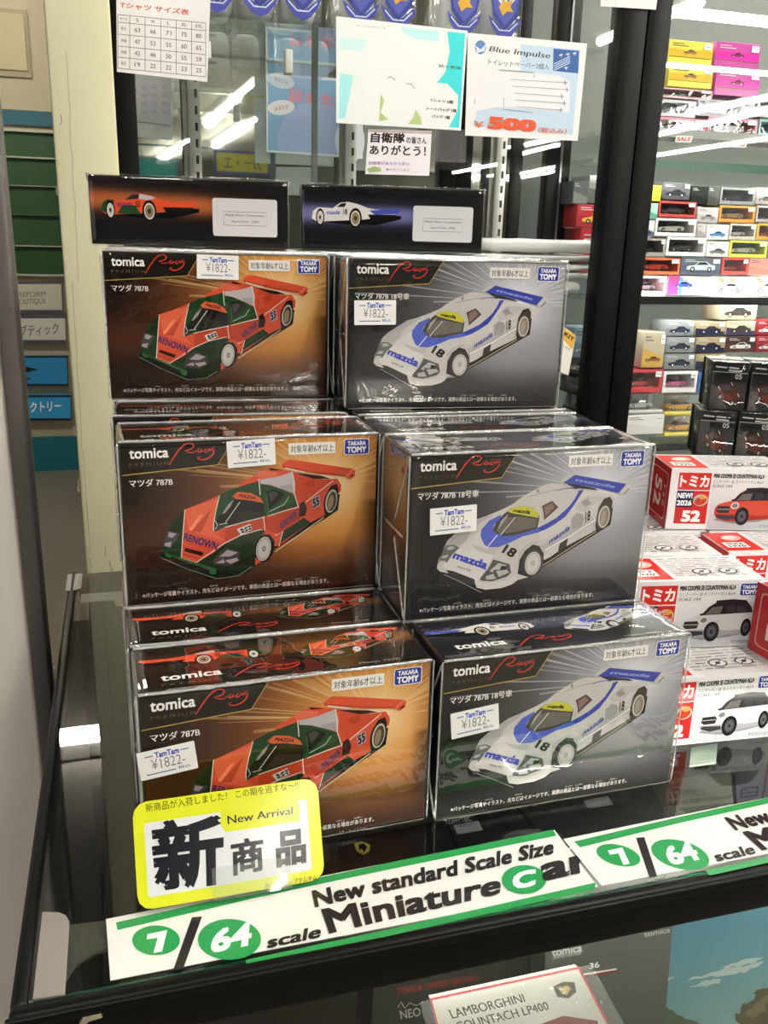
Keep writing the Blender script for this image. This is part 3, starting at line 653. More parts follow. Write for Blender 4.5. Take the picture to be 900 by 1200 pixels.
def price_sticker(parent, cx, cy, rot, sx=1):
    A = Art(); w_, h_ = .0250, .0142
    R = lambda a, b: (cx + (a - w_ / 2) * math.cos(rot) - (b - h_ / 2) * math.sin(rot), cy + (a - w_ / 2) * math.sin(rot) + (b - h_ / 2) * math.cos(rot))
    A.T = lambda p: R(*p)
    A.rect(0, 0, w_, h_, 'eeeeec', .0005)
    A.line([(.0032, .0112), (.0068, .0112)], .0005, '3450a8'); A.line([(.0185, .0112), (.0222, .0112)], .0005, '3450a8'); A.line([(.0028, .0022), (.0155, .0022)], .0005, '3450a8')
    A.text('TamTam', .0075, .0098, .0030, '2a44b4', .05, .0105); A.text('¥1822-', .0055, .0042, .0052, '77777a', -.004, .0145); A.text('税込', .0165, .0018, .0016, '3450a8', .02, .0055)
    return A.build('price_sticker', parent, lambda a, b, l: (a, -.0018 - l, b))
def place_box(key, red, label, sticker=None, lying=False, loc=None, yaw=0, group=None, hidden=False):
    if red not in PROTO: PROTO[red] = make_box(red); r = PROTO[red]
    else: r = copy_tree(PROTO[red])
    r['_'] = 1; del r['_']
    p, a = box_pose(key) if key else (Vector(loc), yaw)
    if lying: r.location = p + Vector((0, 0, D + .0012)); r.rotation_euler = Matrix.Rotation(a, 3, 'Z').to_quaternion().to_matrix().to_euler(); r.rotation_euler = (Matrix.Rotation(a, 3, 'Z') @ Matrix.Rotation(-math.pi / 2, 3, 'X')).to_euler()
    else: r.location = p; r.rotation_euler = (0, 0, a)
    tag(r, label, 'toy car box', group)
    STK.append((r, key, sticker))
    return r
STK = []
place_box('1R', False, 'black box with white race car and price sticker, frontmost and lowest of the right stack', ((555, 843), .10))
place_box('1L', True, 'black box with orange race car, bottom front of the left stack behind yellow card', ((196, 889), .10))
place_box('1L2', True, 'orange race car box showing only its top strip, right behind the bottom front left box')
place_box('2L', True, 'toy car box with orange and green race car, middle tier of the left stack', ((294, 530), .04))
place_box('2R', False, 'toy car box with white number 18 race car, middle tier of the right stack', ((530, 608), .04))
place_box('2R2', False, 'white race car box showing only its top, second deep in the right middle tier')
place_box('2R3', False, 'white race car box carrying the third tier on the right, only its top edge showing')
place_box('2L2', True, 'orange race car box carrying the third tier on the left, only its top edge showing')
place_box('3L', True, 'upright toy car box with orange race car in the third tier on the left', ((255, 313), -.02))
place_box('3R', False, 'upright toy car box with white race car in the third tier on the right', ((439, 366), .02))
place_box('4L', True, 'toy box lying flat on top of the left stack, orange car and silver sticker', None, True)
place_box('4R', False, 'toy box lying flat on top of the right stack, white car and silver sticker', None, True)
hid = [('L', 1, y) for y in (.3526, .3893, .4260, .4627, .4994, .5361)] + [('L', 2, y) for y in (.4443, .4810, .5177)] + [('L', 3, y) for y in (.4830, .5200)] + \
      [('R', 1, y) for y in (.3150, .3517, .3884, .4251, .4618, .4985, .5352)] + [('R', 2, y) for y in (.4300, .4668, .5036, .5404)] + [('R', 3, y) for y in (.4420, .4800, .5180, .5550)]
for sd, lv, y in hid:
    place_box(None, sd == 'L', ('orange' if sd == 'L' else 'white') + ' race car box buried inside the %s stack behind the front boxes' % ('left' if sd == 'L' else 'right'), loc=((-.006 if sd == 'L' else .1017) * S, y * S, Z0 + (lv - 1) * (H + .0013)), group='boxes buried in the %s stack' % ('left' if sd == 'L' else 'right'))
for r, key, st in STK:
    if st:
        (px, py), rot = st; a, b = box_plane(key)(px, py); price_sticker(r, a, b, rot)
# ================================================================== mini toy boxes on the right of the counter
mW, mH, mD = .078, .0407, .039
def suv(A, body, dark):
    k = MM; p = lambda pts, c: A.poly([(x * k, y * k) for x, y in pts], c)
    p([(31, 7), (44, 4.6), (60, 6), (75, 9), (74, 12), (40, 10)], '8f9094')
    p([(31, 11), (31, 15), (33, 17.5), (38, 19.2), (42, 20), (46, 25), (50, 27.5), (62, 28), (68, 27.5), (72, 24), (74, 20), (74.5, 13), (72, 9), (66, 8), (52, 6.5), (40, 6), (33, 8)], body)
    p([(31, 11), (33, 8), (40, 6), (52, 6.5), (66, 8), (72, 9), (73.5, 11), (60, 10), (50, 11), (40, 11)], dark)
    p([(42, 19.8), (46, 24.8), (50, 27.3), (50, 28.6), (60, 29.2), (68, 28.4), (71.8, 24), (73, 20.8), (56, 20.2)], '262428')
    p([(44.5, 20.3), (48, 24.5), (54.5, 25.2), (53.5, 20.6)], '6a6460'); p([(56, 20.9), (57, 25.2), (62, 25.2), (62, 21)], '35343a'); p([(63, 21.1), (63, 25.2), (67, 24.6), (69.5, 21.3)], '35343a')
    p([(32, 13), (32.6, 16.2), (40.2, 16.4), (41.3, 14.6), (40.5, 11.8), (34, 11.6)], '2c2b2d'); A.line([(.0325, .0142), (.041, .0142)], .0004, 'b9b7b4')
    p([(32, 9.2), (33, 10.6), (44, 10), (45, 8), (38, 7)], '3a393b')
    A.ell(.0440, .0168, .0028, .0022, 'dfe0e0', .2); A.ell(.0440, .0168, .0020, .0015, '7a7b7d', .2)
    p([(42.2, 19.6), (40.6, 20.4), (42.8, 21.2), (44, 20.2)], '2a2a2c'); p([(56.5, 20), (58.5, 21), (58, 22), (56, 21.6)], '2a2a2c')
    for cx, cy, rx, ry in ((49.5, 9.6, 4.2, 5.6), (70, 11.6, 2.8, 5)):
        for g, c in ((1.1, '1c1b1d'), (.75, '3b3a3e'), (.6, '55545a'), (.2, '222226')): A.ell(cx * k, cy * k, rx * g * k, ry * g * k, c)
def mini_front(col, dark):
    A = Art(); A.rect(.0002, .0002, mW - .0002, mH - .0002, 'ecebee'); A.grid(.0272, .0008, mW - .0006, .0335, 12, 8, lambda u, v: lerp(rgb('c4c8d0'), rgb('eeeef0'), v))
    A.rect(.0050, .0268, .0262, .0382, 'cf2f2c'); A.text('トミカ', .0156, .0287, .0078, 'f8f6f4', .05, .0190, 'c')
    A.rect(.0050, .0040, .0262, .0262, 'c92a2a'); A.rect(.0050, .0150, .0160, .0262, '232a52')
    A.text('NEW!', .0056, .0212, .0036, 'ffffff', .05, .0098); A.text('2026', .0056, .0162, .0036, 'ffffff', .05, .0098)
    A.ell(.0210, .0200, .0048, .0040, 'c0b4a6'); A.ell(.0210, .0195, .0040, .0028, 'c2402e', .3); A.ell(.0222, .0222, .0022, .0016, 'd9a24a', .3)
    A.text('52', .0160, .0052, .0078, 'ffffff', .07, .0125, 'c')
    A.text('MINI COOPER SE COUNTRYMAN ALL4', .0275, .0350, .0029, '2a292c', .06, .0330); A.text('ミニクーパー SE カントリーマン ALL4', .0275, .0316, .0022, '4a494c', .01, .0330); A.text('SCALE 1/64', .0275, .0288, .0020, '4a494c', .01, .0130)
    A.rect(.0632, .0310, .0752, .0386, 'f0f0f4', .001); A.rect(.0635, .0313, .0749, .0383, '2e3d9c', .001)
    A.text('TAKARA', .0692, .0353, .0020, 'ffffff', .05, .0092, 'c'); A.text('TOMY', .0692, .0319, .0028, 'ffffff', .06, .0096, 'c')
    suv(A, col, dark); A.text('サスペンション', .0620, .0022, .0018, '4a4a4c', .01, .0130)
    return A
def mini_top():
    A = Art(); A.rect(.0002, .0002, mW - .0002, mD - .0002, 'd9d8da'); A.rect(.0006, .0025, .0250, .0365, 'd0332f')
    A.rect(.0040, .0080, .0190, .0180, 'e8e6e4', .001); A.text('SINCE', .0060, .0135, .0030, '3a3030', .03, .011); A.text('1970', .0060, .0092, .0030, '3a3030', .03, .011)
    A.ell(.0150, .0260, .0070, .0050, 'e6b0a8', .3); A.ell(.0140, .0265, .0045, .0030, 'd8d0cc', .3)
    rnd = random.Random(4)
    for r in range(9):
        y = .0345 - r * .0034; x = .0280
        while x < .070:
            l = rnd.uniform(.003, .010); A.line([(x, y), (min(x + l, .074), y)], .0009, rnd.choice(('77767a', '99989c', 'aaa8a8'))); x += l + rnd.uniform(.001, .003)
    for cx in (.046, .062):
        A.ell(cx, .0130, .0055, .0042, '3c3b3e'); A.ell(cx, .0130, .0046, .0034, 'dcdbdc'); A.line([(cx - .003, .0105), (cx + .003, .0155)], .0006, '3c3b3e'); A.ell(cx, .0130, .0015, .0014, '3c3b3e')
    return A
def mini_end():
    A = Art(); A.rect(.0002, .0002, mD - .0002, mH - .0002, 'b52d30', .0)
    for r_, c in ((.0045, 'd8a8a4'), (.0052, 'b52d30')): A.rect(r_, r_, mD - r_, mH - r_, c, .003)
    A.T = lambda p: (mD / 2 + (p[1] - mH / 2), mH / 2 - (p[0] - mD / 2))
    A.text('52', .0195, .0125, .0130, 'e6d4d0', .03, .020, 'c'); A.text('トミカ', .0195, .0290, .004, 'e6d4d0', .02, .014, 'c'); A.T = None
    return A
MP = {}
def mini_box(col, dark):
    if col in MP: return copy_tree(MP[col])
    r = MB().box((0, 0, 0), (mW, mD, mH), mat('e6e5e7', .4), .0005, 1).build('toy_car_box')
    mini_front(col, dark).build('front_print', r, FRONT, INK_GLOSSY, 6e-6); mini_top().build('top_print', r, lambda a, b, l: (a, b, mH + l), INK_GLOSSY, 6e-6)
    mini_end().build('end_print', r, lambda a, b, l: (-l, mD - a, b), INK_GLOSSY, 6e-6)
    MP[col] = r; return r
MK = 1.072                     # the small boxes' scale against the nominal 78 mm carton
mh = mH * MK + .0007
def place_mini(x, y, lv, yaw, col, dark, label, off=(0, 0)):
    r = mini_box(col, dark); a = math.radians(yaw); c, s = math.cos(a), math.sin(a); r.scale = (MK,) * 3
    ox, oy = off[0] * (mW * MK + .0015), off[1] * (mD * MK + .0012)
    r.location = (x + ox * c - oy * s, y + ox * s + oy * c, Z0 + lv * mh); r.rotation_euler = (0, 0, a); tag(r, label, 'toy car box'); return r
WH, WD, RD, RDD = 'cfcfd2', 'a4a4aa', 'cf4a38', 'a83222'
A0 = (.2750, .3900, 0, -4.1, WH, WD)
place_mini(*A0, 'white and red toy box with silver car, lowest and nearest the glass on the right')
place_mini(*A0, 'white toy box right of the lowest silver car box, mostly outside the frame', (1, 0))
place_mini(*A0, 'white toy box supporting the middle silver car box from below', (.08, 1))
place_mini(*A0, 'white toy box beneath the red end box at the right edge', (1.08, 1))
place_mini(*A0, 'white toy box at the back of the lowest level, under the pale tops', (.2, 2))
place_mini(*A0, 'white toy box in the back corner of the lowest level, under the red tops', (1.2, 2))
place_mini(*A0, 'white toy box beneath the orange car box, lowest at the back', (.5, 3))
place_mini(*A0, 'white toy box lowest at the back right behind the others', (1.5, 3))
A1 = (.2805, .4280, 1, -8.3, WH, WD)
place_mini(*A1, 'white and red toy box with silver car, standing above the lowest silver car box')
place_mini(*A1, 'toy box with only its red and white top showing, behind the middle silver car box', (-.06, 1))
place_mini(*A1, 'toy box whose pale top carries the orange car box', (.10, 2))
place_mini(*A1, 'toy box with red label on its top, right of the pale tops', (1.0, 1.1))
place_mini(*A1, 'toy box at the back right with red top corner under the orange car box', (1.1, 2.1))
place_mini(.356, .513, 2, -14, RD, RDD, 'white and red toy box with orange car and big 52, topmost of the right boxes')
p = atz(875.5, 759, mh); a = math.radians(4)
place_mini(p.x + mD * MK * math.sin(a), p.y - mD * MK * math.cos(a), 1, 4, RD, RDD, 'red ended toy box turned sideways at the right edge of the photo')
# ------------------------------------------------------------------ small black boxes numbered 05
def black_front():
    A = Art(); w_, h_ = .036, .0500
    A.grid(.0004, .0004, w_ - .0004, h_ - .0004, 8, 12, lambda u, v: lerp(rgb('1a1a1c'), rgb('35302f'), math.exp(-((v - .35) / .25) ** 2)))
    A.line([(.0004, h_ * .80), (w_ - .0004, h_ * .78)], .0006, 'a8a8a8')
    for x, y, l in ((.003, .045, .011), (.016, .0445, .010), (.016, .0415, .013)): A.line([(x, y), (x + l, y - .0006)], .0014, 'b8b8b8')
    A.text('05', .0235, .0330, .0050, 'c8c8c8', 0, .0065)
    A.poly([(.006, .020), (.010, .027), (.018, .028), (.026, .022), (.030, .012), (.026, .006), (.016, .009), (.008, .014)], '4e2420')
    A.poly([(.010, .024), (.018, .0265), (.022, .022), (.014, .020)], '3e4246'); A.poly([(.008, .016), (.018, .018), (.026, .010), (.020, .008)], '62302a')
    for cx, cy in ((.011, .014), (.024, .008)): A.ell(cx, cy, .0022, .003, '181818'); A.ell(cx, cy, .0012, .0018, '8a8a88')
    for x, y in ((.008, .0245), (.020, .0295), (.028, .018)): A.line([(x, y), (x + .002, y - .0035)], .0006, 'd0d0d0')
    return A
r0 = MB().box((0, 0, 0), (.036, .046, .050), mat('161618', .3), .0006, 1).build('toy_car_box')
black_front().build('front_print', r0, FRONT, INK_GLOSSY); MB().box((-.0008, -.0012, -.0003), (.0368, .0468, .0506), FILM, .0008).build('film_wrap', r0)
pb = aty(829, 480, .70); a = math.radians(-24); c_, s_ = math.cos(a), math.sin(a); nlv = 4; k5 = (pb.z - Z0) / 3 / .0510
names = {(0, 3): 'top left', (1, 3): 'top right', (0, 2): 'lower left', (1, 2): 'lower right'}
first = True
for lv in range(4):
    for i in range(2):
        r = r0 if first else copy_tree(r0); first = False
        dx = .0395 * i * k5 + (-.006 if lv == 2 else 0); dy = -.004 if lv == 2 else 0
        r.location = (pb.x + dx * c_ - dy * s_, pb.y + dx * s_ + dy * c_, Z0 + .0004 + lv * .0510 * k5); r.rotation_euler = (0, 0, a); r.scale = (k5,) * 3
        if lv < 2: tag(r, 'glossy black box at the foot of the dark boxes, behind the orange car box', 'toy car box', 'black boxes at the foot of the dark stack')
        else: tag(r, 'black box marked 05 with dim red car, %s of the four in view' % names[(i, lv)], 'toy car box')
# ================================================================== banners and cards on the counter
PT = Plane((0, 0, Z0), (1, 0, 0), (0, 1, 0))
def banner(dx, label, extra):
    q = lambda x, y: PT(x, y)
    y0, y1, x0, x1 = .2277 * S, .2560 * S, -.0150 * S, .1497 * S
    r = MB().prism([(x0 + dx, y0 + .0004, Z0 + .0004 + extra), (x1 + dx, y0 + .0012, Z0 + .0004 + extra), (x1 + dx - .001, y1 + .0065, Z0 + .0004 + extra), (x0 + dx - .002, y1 - .002, Z0 + .0004 + extra)], (0, 0, .0004), mat('dcdedb', .14, 0, .6)).build('shelf_banner')
    A = Art(); T = lambda x, y: (lambda p: (p[0] + dx, p[1]))(q(x, y))
    def Qd(t, a, b, c, d, col, bold): A.quad(t, T(*a), T(*b), T(*c), T(*d), col, bold)
    A.poly([T(*p) for p in ((136, 1083), (300, 1046), (450, 1014), (648, 974), (652, 981), (450, 1022), (300, 1054), (138, 1092))], '2f8f4e')
    A.poly([T(*p) for p in ((288, 1127), (460, 1090), (698, 1036), (697, 1044), (460, 1098), (289, 1135))], '2f8f4e')
    def circ(cx, cy, rx, ry):
        A.poly([T(cx + rx * math.cos(t * math.pi / 20), cy + ry * math.sin(t * math.pi / 20)) for t in range(40)], '2c9150')
    circ(183, 1104, 28, 17.5); A.poly([T(*p) for p in ((173, 1097), (196, 1092), (190, 1117), (180, 1119), (185, 1101), (172, 1103))], 'eef4ee')
    A.poly([T(*p) for p in ((225, 1077), (237, 1076), (215, 1137), (203, 1139))], '2a2829')
    circ(269, 1103, 37, 24); Qd('64', (250, 1092), (296, 1082), (294, 1110), (246, 1120), 'eef4ee', .05)
    Qd('scale', (314, 1100), (378, 1086), (375, 1101), (313, 1114), '2a2829', .045)
    Qd('New standard Scale Size', (365, 1046), (650, 985), (648, 1003), (369, 1066), '2a2829', .05)
    Qd('Miniature', (376, 1068), (588, 1026), (586, 1050), (386, 1097), '2a2829', .045)
    circ(614, 1033, 26, 17); Qd('C', (600, 1026), (628, 1020), (627, 1040), (601, 1046), 'eef4ee', .06)
    Qd('ar', (632, 1016), (694, 1000), (696, 1022), (636, 1036), '2a2829', .05)
    A.build('banner_print', r, lambda a, b, l: (a, b, Z0 + .0008 + extra + l), INK_GLOSSY, 1e-5)
    tag(r, label, 'banner'); return r
banner(0, 'white and green scale banner lying in front of the yellow card', 0)
banner(.2125, 'second green and white scale banner running out of the right edge', .0008)
# yellow new arrival card leaning in a clear holder
bl, br = atz(162, 1068, .004), atz(380, 1030, .004)
lean = math.radians(24); ux = (br - bl).normalized(); uy = Vector((-ux.y * math.sin(lean), ux.x * math.sin(lean), math.cos(lean)))
PC = Plane(bl, ux, uy)
card_q = [PC(*p) for p in ((155, 943), (371, 910), (381, 1031), (163, 1068))]
wC = card_q[2][0]; hC = (card_q[0][1] + card_q[1][1]) / 2
A = Art(); A.rect(0, 0, wC, hC, 'd2d82c', .006)
def circp(x0, y0, x1, y1, rr):
    A.rect(x0, y0, x1, y1, 'd9dbdf', rr)
circp(wC * .055, hC * .11, wC * .93, hC * .80, .001)
cq = lambda t, a, b, c, d, col, bold: A.quad(t, PC(*a), PC(*b), PC(*c), PC(*d), col, bold)
A.poly([PC(*p) for p in ((258, 950), (300, 943), (347, 936), (351, 944), (351, 962), (300, 970), (264, 975), (258, 966))], 'd0d628')
cq('新商品が入荷しました！ この期を逃すな〜!!', (170, 942), (349, 915), (350, 924), (171, 952), '1e2014', .0)
cq('New Arrival', (266, 956), (343, 945), (343, 954), (267, 966), '1b1c20', .02)
cq('新', (175, 964), (262, 952), (262, 1036), (182, 1046), '1d1e26', .05)
cq('商', (270, 985), (308, 979), (310, 1020), (271, 1027), '1d1e26', .04)
cq('品', (322, 975), (358, 970), (359, 1011), (324, 1017), '1d1e26', .06)
cq('ホビーショップタムタム', (310, 1035), (371, 1025), (371, 1031), (310, 1042), '2a2c1c', .02)
base = empty('price_card', bl); base.matrix_world = PC.m4()
cardm = MB(); pts = []
for cx, cy, a0 in ((wC - .006, .006, -90), (wC - .006, hC - .006, 0), (.006, hC - .006, 90), (.006, .006, 180)):
    pts += [(cx + .006 * math.cos(math.radians(a0 + t)), cy + .006 * math.sin(math.radians(a0 + t)), -.0006) for t in (0, 30, 60, 90)]
cardm.prism(pts, (0, 0, .0006), mat('dfe32a', .3)).build('card', base)
A.build('card_print', base, FLAT, INK_GLOSSY, 1e-5)
tag(base, 'yellow bordered new arrival card with big black brush characters', 'card')
h0, h1 = PC(250, 1056), PC(342, 1012)
hb = MB(); z1 = .0018
hb.box((h0[0], .001, .0010), (PC(342, 1040)[0], h1[1] * .55 + .008, .0022), ACRYLIC).box((h0[0], .001, -.0028), (PC(342, 1040)[0], hC * .62, -.0016), ACRYLIC).box((h0[0], -.0008, -.0040), (PC(342, 1040)[0], .0008, .0022), ACRYLIC)
ho = hb.build('card_holder'); ho.matrix_world = PC.m4(); tag(ho, 'clear acrylic clip holding the yellow new arrival card upright', 'holder')
# ================================================================== goods inside the counter, seen through its glass
def flat_box(name, q, ztop, thick, h, label, cat='toy car box', rough=.3):
    pts = [atz(x, y, ztop) for x, y in q]; r = MB().prism([(p.x, p.y, Z0 + ztop - thick) for p in pts], (0, 0, thick), mat(h, rough)).build(name); tag(r, label, cat); return r
zt = -.030
r = flat_box('toy_car_box', ((395, 985), (520, 960), (545, 1015), (405, 1045)), zt, .0392, '141415', 'black box with a small yellow shield emblem under the counter glass')
PZ = Plane((0, 0, Z0 + zt), (1, 0, 0), (0, 1, 0)); A = Art()
sh = lambda L_: [PZ(*p) for p in L_]
A.poly(sh(((415, 989), (424, 986), (434, 990), (433, 998), (426, 1002), (418, 998))), 'b5a54c'); A.poly(sh(((420, 990), (427, 989), (430, 993), (427, 999), (424, 995), (421, 996))), '1c1a12')
A.poly(sh(((400, 987), (415, 984), (417, 988), (402, 991))), '55565a')
A.build('box_print', r, lambda a, b, l: (a, b, Z0 + zt + l), INK_GLOSSY, 2e-5)
r = flat_box('toy_car_box', ((523, 960), (600, 943), (650, 1000), (550, 1020)), zt, .0392, '19191a', 'black box with a small grey price label under the counter glass')
A = Art(); A.quad('TOMYTEC', *sh(((520, 962), (551, 957), (553, 962), (522, 967))), 'c4c4c4', .02); A.poly(sh(((531, 967), (560, 962), (566, 973), (536, 978))), '8d8f92')
A.quad('¥1,980', *sh(((536, 967), (558, 963.5), (560, 967), (539, 971))), '4a5a9a', .0)
A.build('box_print', r, lambda a, b, l: (a, b, Z0 + zt + l), INK_GLOSSY, 2e-5)
r = flat_box('toy_car_box', ((604, 942), (760, 915), (786, 960), (655, 995)), zt, .0392, '202021', 'dark box with a faded sticker under the counter glass below the right stack')
A = Art(); A.poly(sh(((683, 938), (712, 933), (719, 943), (690, 948))), '77797a'); A.build('box_print', r, lambda a, b, l: (a, b, Z0 + zt + l), INK_GLOSSY, 2e-5)
r = flat_box('toy_car_box', ((798, 912), (856, 903), (860, 945), (790, 962)), zt, .0392, '55564f', 'grey bagged box under the glass below the lowest silver car box')
r = flat_box('toy_car_box', ((861, 902), (935, 890), (940, 930), (864, 944)), zt, .0392, '3a3a44', 'dark blue bagged box under the glass at the right edge')
pq = [aty(x, y, .392) for x, y in ((810, 874), (841, 870), (839, 892), (808, 896))]
PF = Plane((0, .384, Z0), (1, 0, 0), (0, 0, 1))
r = flat_box('price_label', ((810, 876), (841, 871), (839, 893), (808, 897)), -.0075, .0012, 'c2cfc0', 'pale green label sheet just under the lowest silver car box', 'label')
# bottom front: upright goods behind the front glass
PV = Plane((0, .345, Z0), (1, 0, 0), (0, 0, 1))
def upright(name, q, y, depth, h, label, cat='toy car box', tilt=.25):
    P_ = [aty(*p, y) for p in q]
    for p, p2 in zip(q, P_):
        if p[1] > 1199: p2.z = Z0 - .2898
    r = MB().prism([(p.x, p.y, p.z) for p in P_], (0, depth, 0), mat(h, .35)).build(name); tag(r, label, cat); return r
r = upright('toy_car_box', ((438, 1150), (640, 1112), (655, 1201), (425, 1290)), .375, .03, '2c2d2c', 'dark box with dim red lettering behind the front glass'); PVd = Plane((0, .375, Z0), (1, 0, 0), (0, 0, 1)); A = Art()
A.quad('TOMICA LIMITED VINTAGE', *[PVd(*p) for p in ((464, 1158), (560, 1142), (560, 1149), (465, 1166))], '8a3a34', .03); A.line([PVd(*p) for p in ((466, 1180), (470, 1174), (474, 1181), (480, 1175), (488, 1178), (496, 1174))], .0004, 'b8b8b4'); A.quad('NEO', *[PVd(*p) for p in ((468, 1184), (492, 1180), (493, 1190), (470, 1194))], 'a8a8a4', 0)
A.build('box_print', r, lambda a, b, l: (a, .375 - l, Z0 + b), INK_GLOSSY, 2e-5)
r = upright('toy_car_box', ((640, 1103), (789, 1075), (792, 1200), (646, 1200)), .355, .018, '4a4d4b', 'dark bagged box with pale lettering right behind the counter frame'); PVe = Plane((0, .355, Z0), (1, 0, 0), (0, 0, 1)); A = Art()
A.quad('tomica', *[PVe(*p) for p in ((646, 1112), (682, 1106), (682, 1115), (647, 1121))], 'b9bab8', .04); A.quad('LIMITED VINTAGE', *[PVe(*p) for p in ((647, 1121), (681, 1115), (681, 1118), (648, 1124))], 'a9aaa8', .03); A.quad('tomica', *[PVe(*p) for p in ((754, 1092), (785, 1086), (785, 1092), (755, 1098))], 'a9aaa8', .03)
A.poly([PVe(*p) for p in ((648, 1146), (722, 1134), (722, 1136), (648, 1148))], 'c8c8c4'); A.poly([PVe(*p) for p in ((648, 1148), (722, 1136), (722, 1138), (648, 1150))], '8a2a2a'); A.quad('36', *[PVe(*p) for p in ((690, 1128), (702, 1126), (702, 1133), (690, 1135))], 'd8d8d4', .02)
A.build('box_print', r, lambda a, b, l: (a, .355 - l, Z0 + b), INK_GLOSSY, 2e-5)
MB().box((aty(640, 1103, .353).x - .002, .350, Z0 - .085), (aty(790, 1075, .353).x + .003, .353, Z0 - .026), BAG, .001).build('poly_bag', r)
PL = Plane((0, .330, Z0), (1, 0, 0), (0, .35, .94))
lam = [PL(*p) for p in ((505, 1171), (678, 1134), (745, 1262), (540, 1310))]
r = empty('toy_car_box', (0, 0, 0)); r.matrix_world = PL.m4()
MB().prism([(a, b, -.004) for a, b in lam], (0, 0, .004), mat('b5b2ac', .4)).build('carton', r)
A = Art(); A.poly(lam, 'b5b2ac'); A.line([lam[3], lam[0], lam[1], lam[2]], .0014, 'a83038')
lq = lambda t, a, b, c, d, col, bo: A.quad(t, PL(*a), PL(*b), PL(*c), PL(*d), col, bo)
lq('LAMBORGHINI', (525, 1183), (612, 1164), (616, 1174), (530, 1194), '2a2828', .02); lq('COUNTACH LP400', (532, 1198), (640, 1173), (644, 1183), (537, 1209), '2a2828', .02)
A.poly([PL(*p) for p in ((648, 1156), (660, 1150), (673, 1151), (675, 1162), (666, 1170), (653, 1168))], '2a2622'); A.poly([PL(*p) for p in ((656, 1158), (664, 1154), (669, 1158), (664, 1166), (658, 1164))], 'a08a4a'); A.poly([PL(*p) for p in ((600, 1212), (660, 1190), (700, 1196), (705, 1225), (620, 1240))], '6b1f1f')
A.build('front_print', r, FLAT, INK_GLOSSY, 2e-5); MB().prism([(a * 1.0, b, .002) for a, b in [PL(*p) for p in ((490, 1172), (690, 1128), (765, 1262), (530, 1318))]], (0, 0, .0004), BAG).build('poly_bag', r)
tag(r, 'white box with red border and plain car lettering leaning behind the front glass', 'toy car box')
PS = Plane((0, .395, Z0), (1, 0, 0), (0, 0, 1)); A = Art(); qs = [PS(*p) for p in ((722, 1095), (945, 1054), (945, 1330), (722, 1330))]; qs[2] = (qs[2][0], -.2898); qs[3] = (qs[3][0], -.2898)
A.grid(qs[0][0], qs[3][1], qs[1][0], max(qs[0][1], qs[1][1]), 10, 10, lambda u, v: lerp(rgb('8fa8a0'), rgb('4f7f92'), v * 1.2 - .1))
cl = lambda L_, c: A.poly([PS(*p) for p in L_], c)
rn = random.Random(2)
def ragged(L_, c, amp=2.2):
    P_ = []
    for (x0, y0), (x1, y1) in zip(L_, L_[1:] + L_[:1]):
        for k in range(5): P_.append((x0 + (x1 - x0) * k / 5 + rn.uniform(-amp, amp), y0 + (y1 - y0) * k / 5 + rn.uniform(-amp, amp)))
    cl(P_, c)
for (x, y, w_) in ((850, 1138, 46), (868, 1128, 26), (828, 1152, 20), (770, 1150, 22), (735, 1186, 12)): ragged([(x - w_, y + w_ * .22), (x, y - 3), (x + w_, y - w_ * .24), (x + w_ * .6, y), (x, y + 4)], 'a9b6b4', 1.4)
ragged([(722, 1196), (742, 1180), (756, 1172), (772, 1176), (786, 1184), (802, 1192), (830, 1204), (830, 1260), (722, 1260)], '4f6048', 2)
ragged([(862, 1196), (868, 1180), (880, 1172), (888, 1160), (904, 1154), (930, 1156), (930, 1230), (890, 1220), (872, 1208)], '53503c', 3.2); ragged([(872, 1186), (886, 1172), (900, 1166), (896, 1184), (880, 1194)], '6e6a4c', 2.4)
r = MB().prism([PS.xf(*p, 0) for p in qs], (0, .002, 0), mat('7c9a9c', .5)).build('backdrop_poster'); A.build('poster_print', r, lambda a, b, l: (a, .395 - l, Z0 + b), INK, 3e-5); tag(r, 'blue sky backdrop poster behind the front glass at bottom right', 'poster')
# ================================================================== tall showcases behind
xL0, xL1 = aty(136, 150, YG).x, aty(161, 150, YG).x
xR0, xRm, xR1 = aty(699, 300, YG).x, aty(727, 300, YG).x, aty(752, 300, YG).x
ZB, ZTOP = .10, 2.15
def showcase(name, x0, x1, label):
    r = empty(name, ((x0 + x1) / 2, YG, 0)); I = Matrix.Translation(r.location).inverted()
    def pt(n, mb): o = mb.build(n, r); o.matrix_parent_inverse = I; return o
    tag(r, label, 'showcase'); return r, pt
RC, pt = showcase('glass_showcase', xL0, xRm, 'black framed glass showcase with paper signs behind the box stacks')
pt('frame_post', MB().box((xL0, YG - .012, 0), (xL1, YG + .025, ZTOP), BLACK, .002))
pt('frame_trim', MB().box((xL0 - .012, YG - .016, 0), (xL0 - .002, YG + .02, ZTOP), mat('a9a59b', .2, .9), .002).box((xL0 - .026, YG - .010, 0), (xL0 - .013, YG + .02, ZTOP), mat('2e2a26', .4), .002))
pt('frame_post', MB().box((xR0, YG - .014, 0), (xRm - .002, YG + .026, ZTOP), BLACK, .002))
pt('frame_post', MB().box((xL0, YB, 0), (xL0 + .03, YB + .03, ZTOP), BLACK, .002)); pt('frame_post', MB().box((xRm - .03, YB, 0), (xRm - .002, YB + .03, ZTOP), BLACK, .002))
pt('frame_rail', MB().box((xL0, YG - .012, ZTOP), (xRm - .002, YB + .03, ZTOP + .04), BLACK, .002)); pt('frame_rail', MB().box((xL0, YG - .010, 0), (xRm - .002, YB + .03, .10), BLACK, .002))
pt('front_glass', MB().box((xL1, YG, .1), (xR0, YG + .004, ZTOP), GLASS)); 
xm = aty(575, 250, YB).x
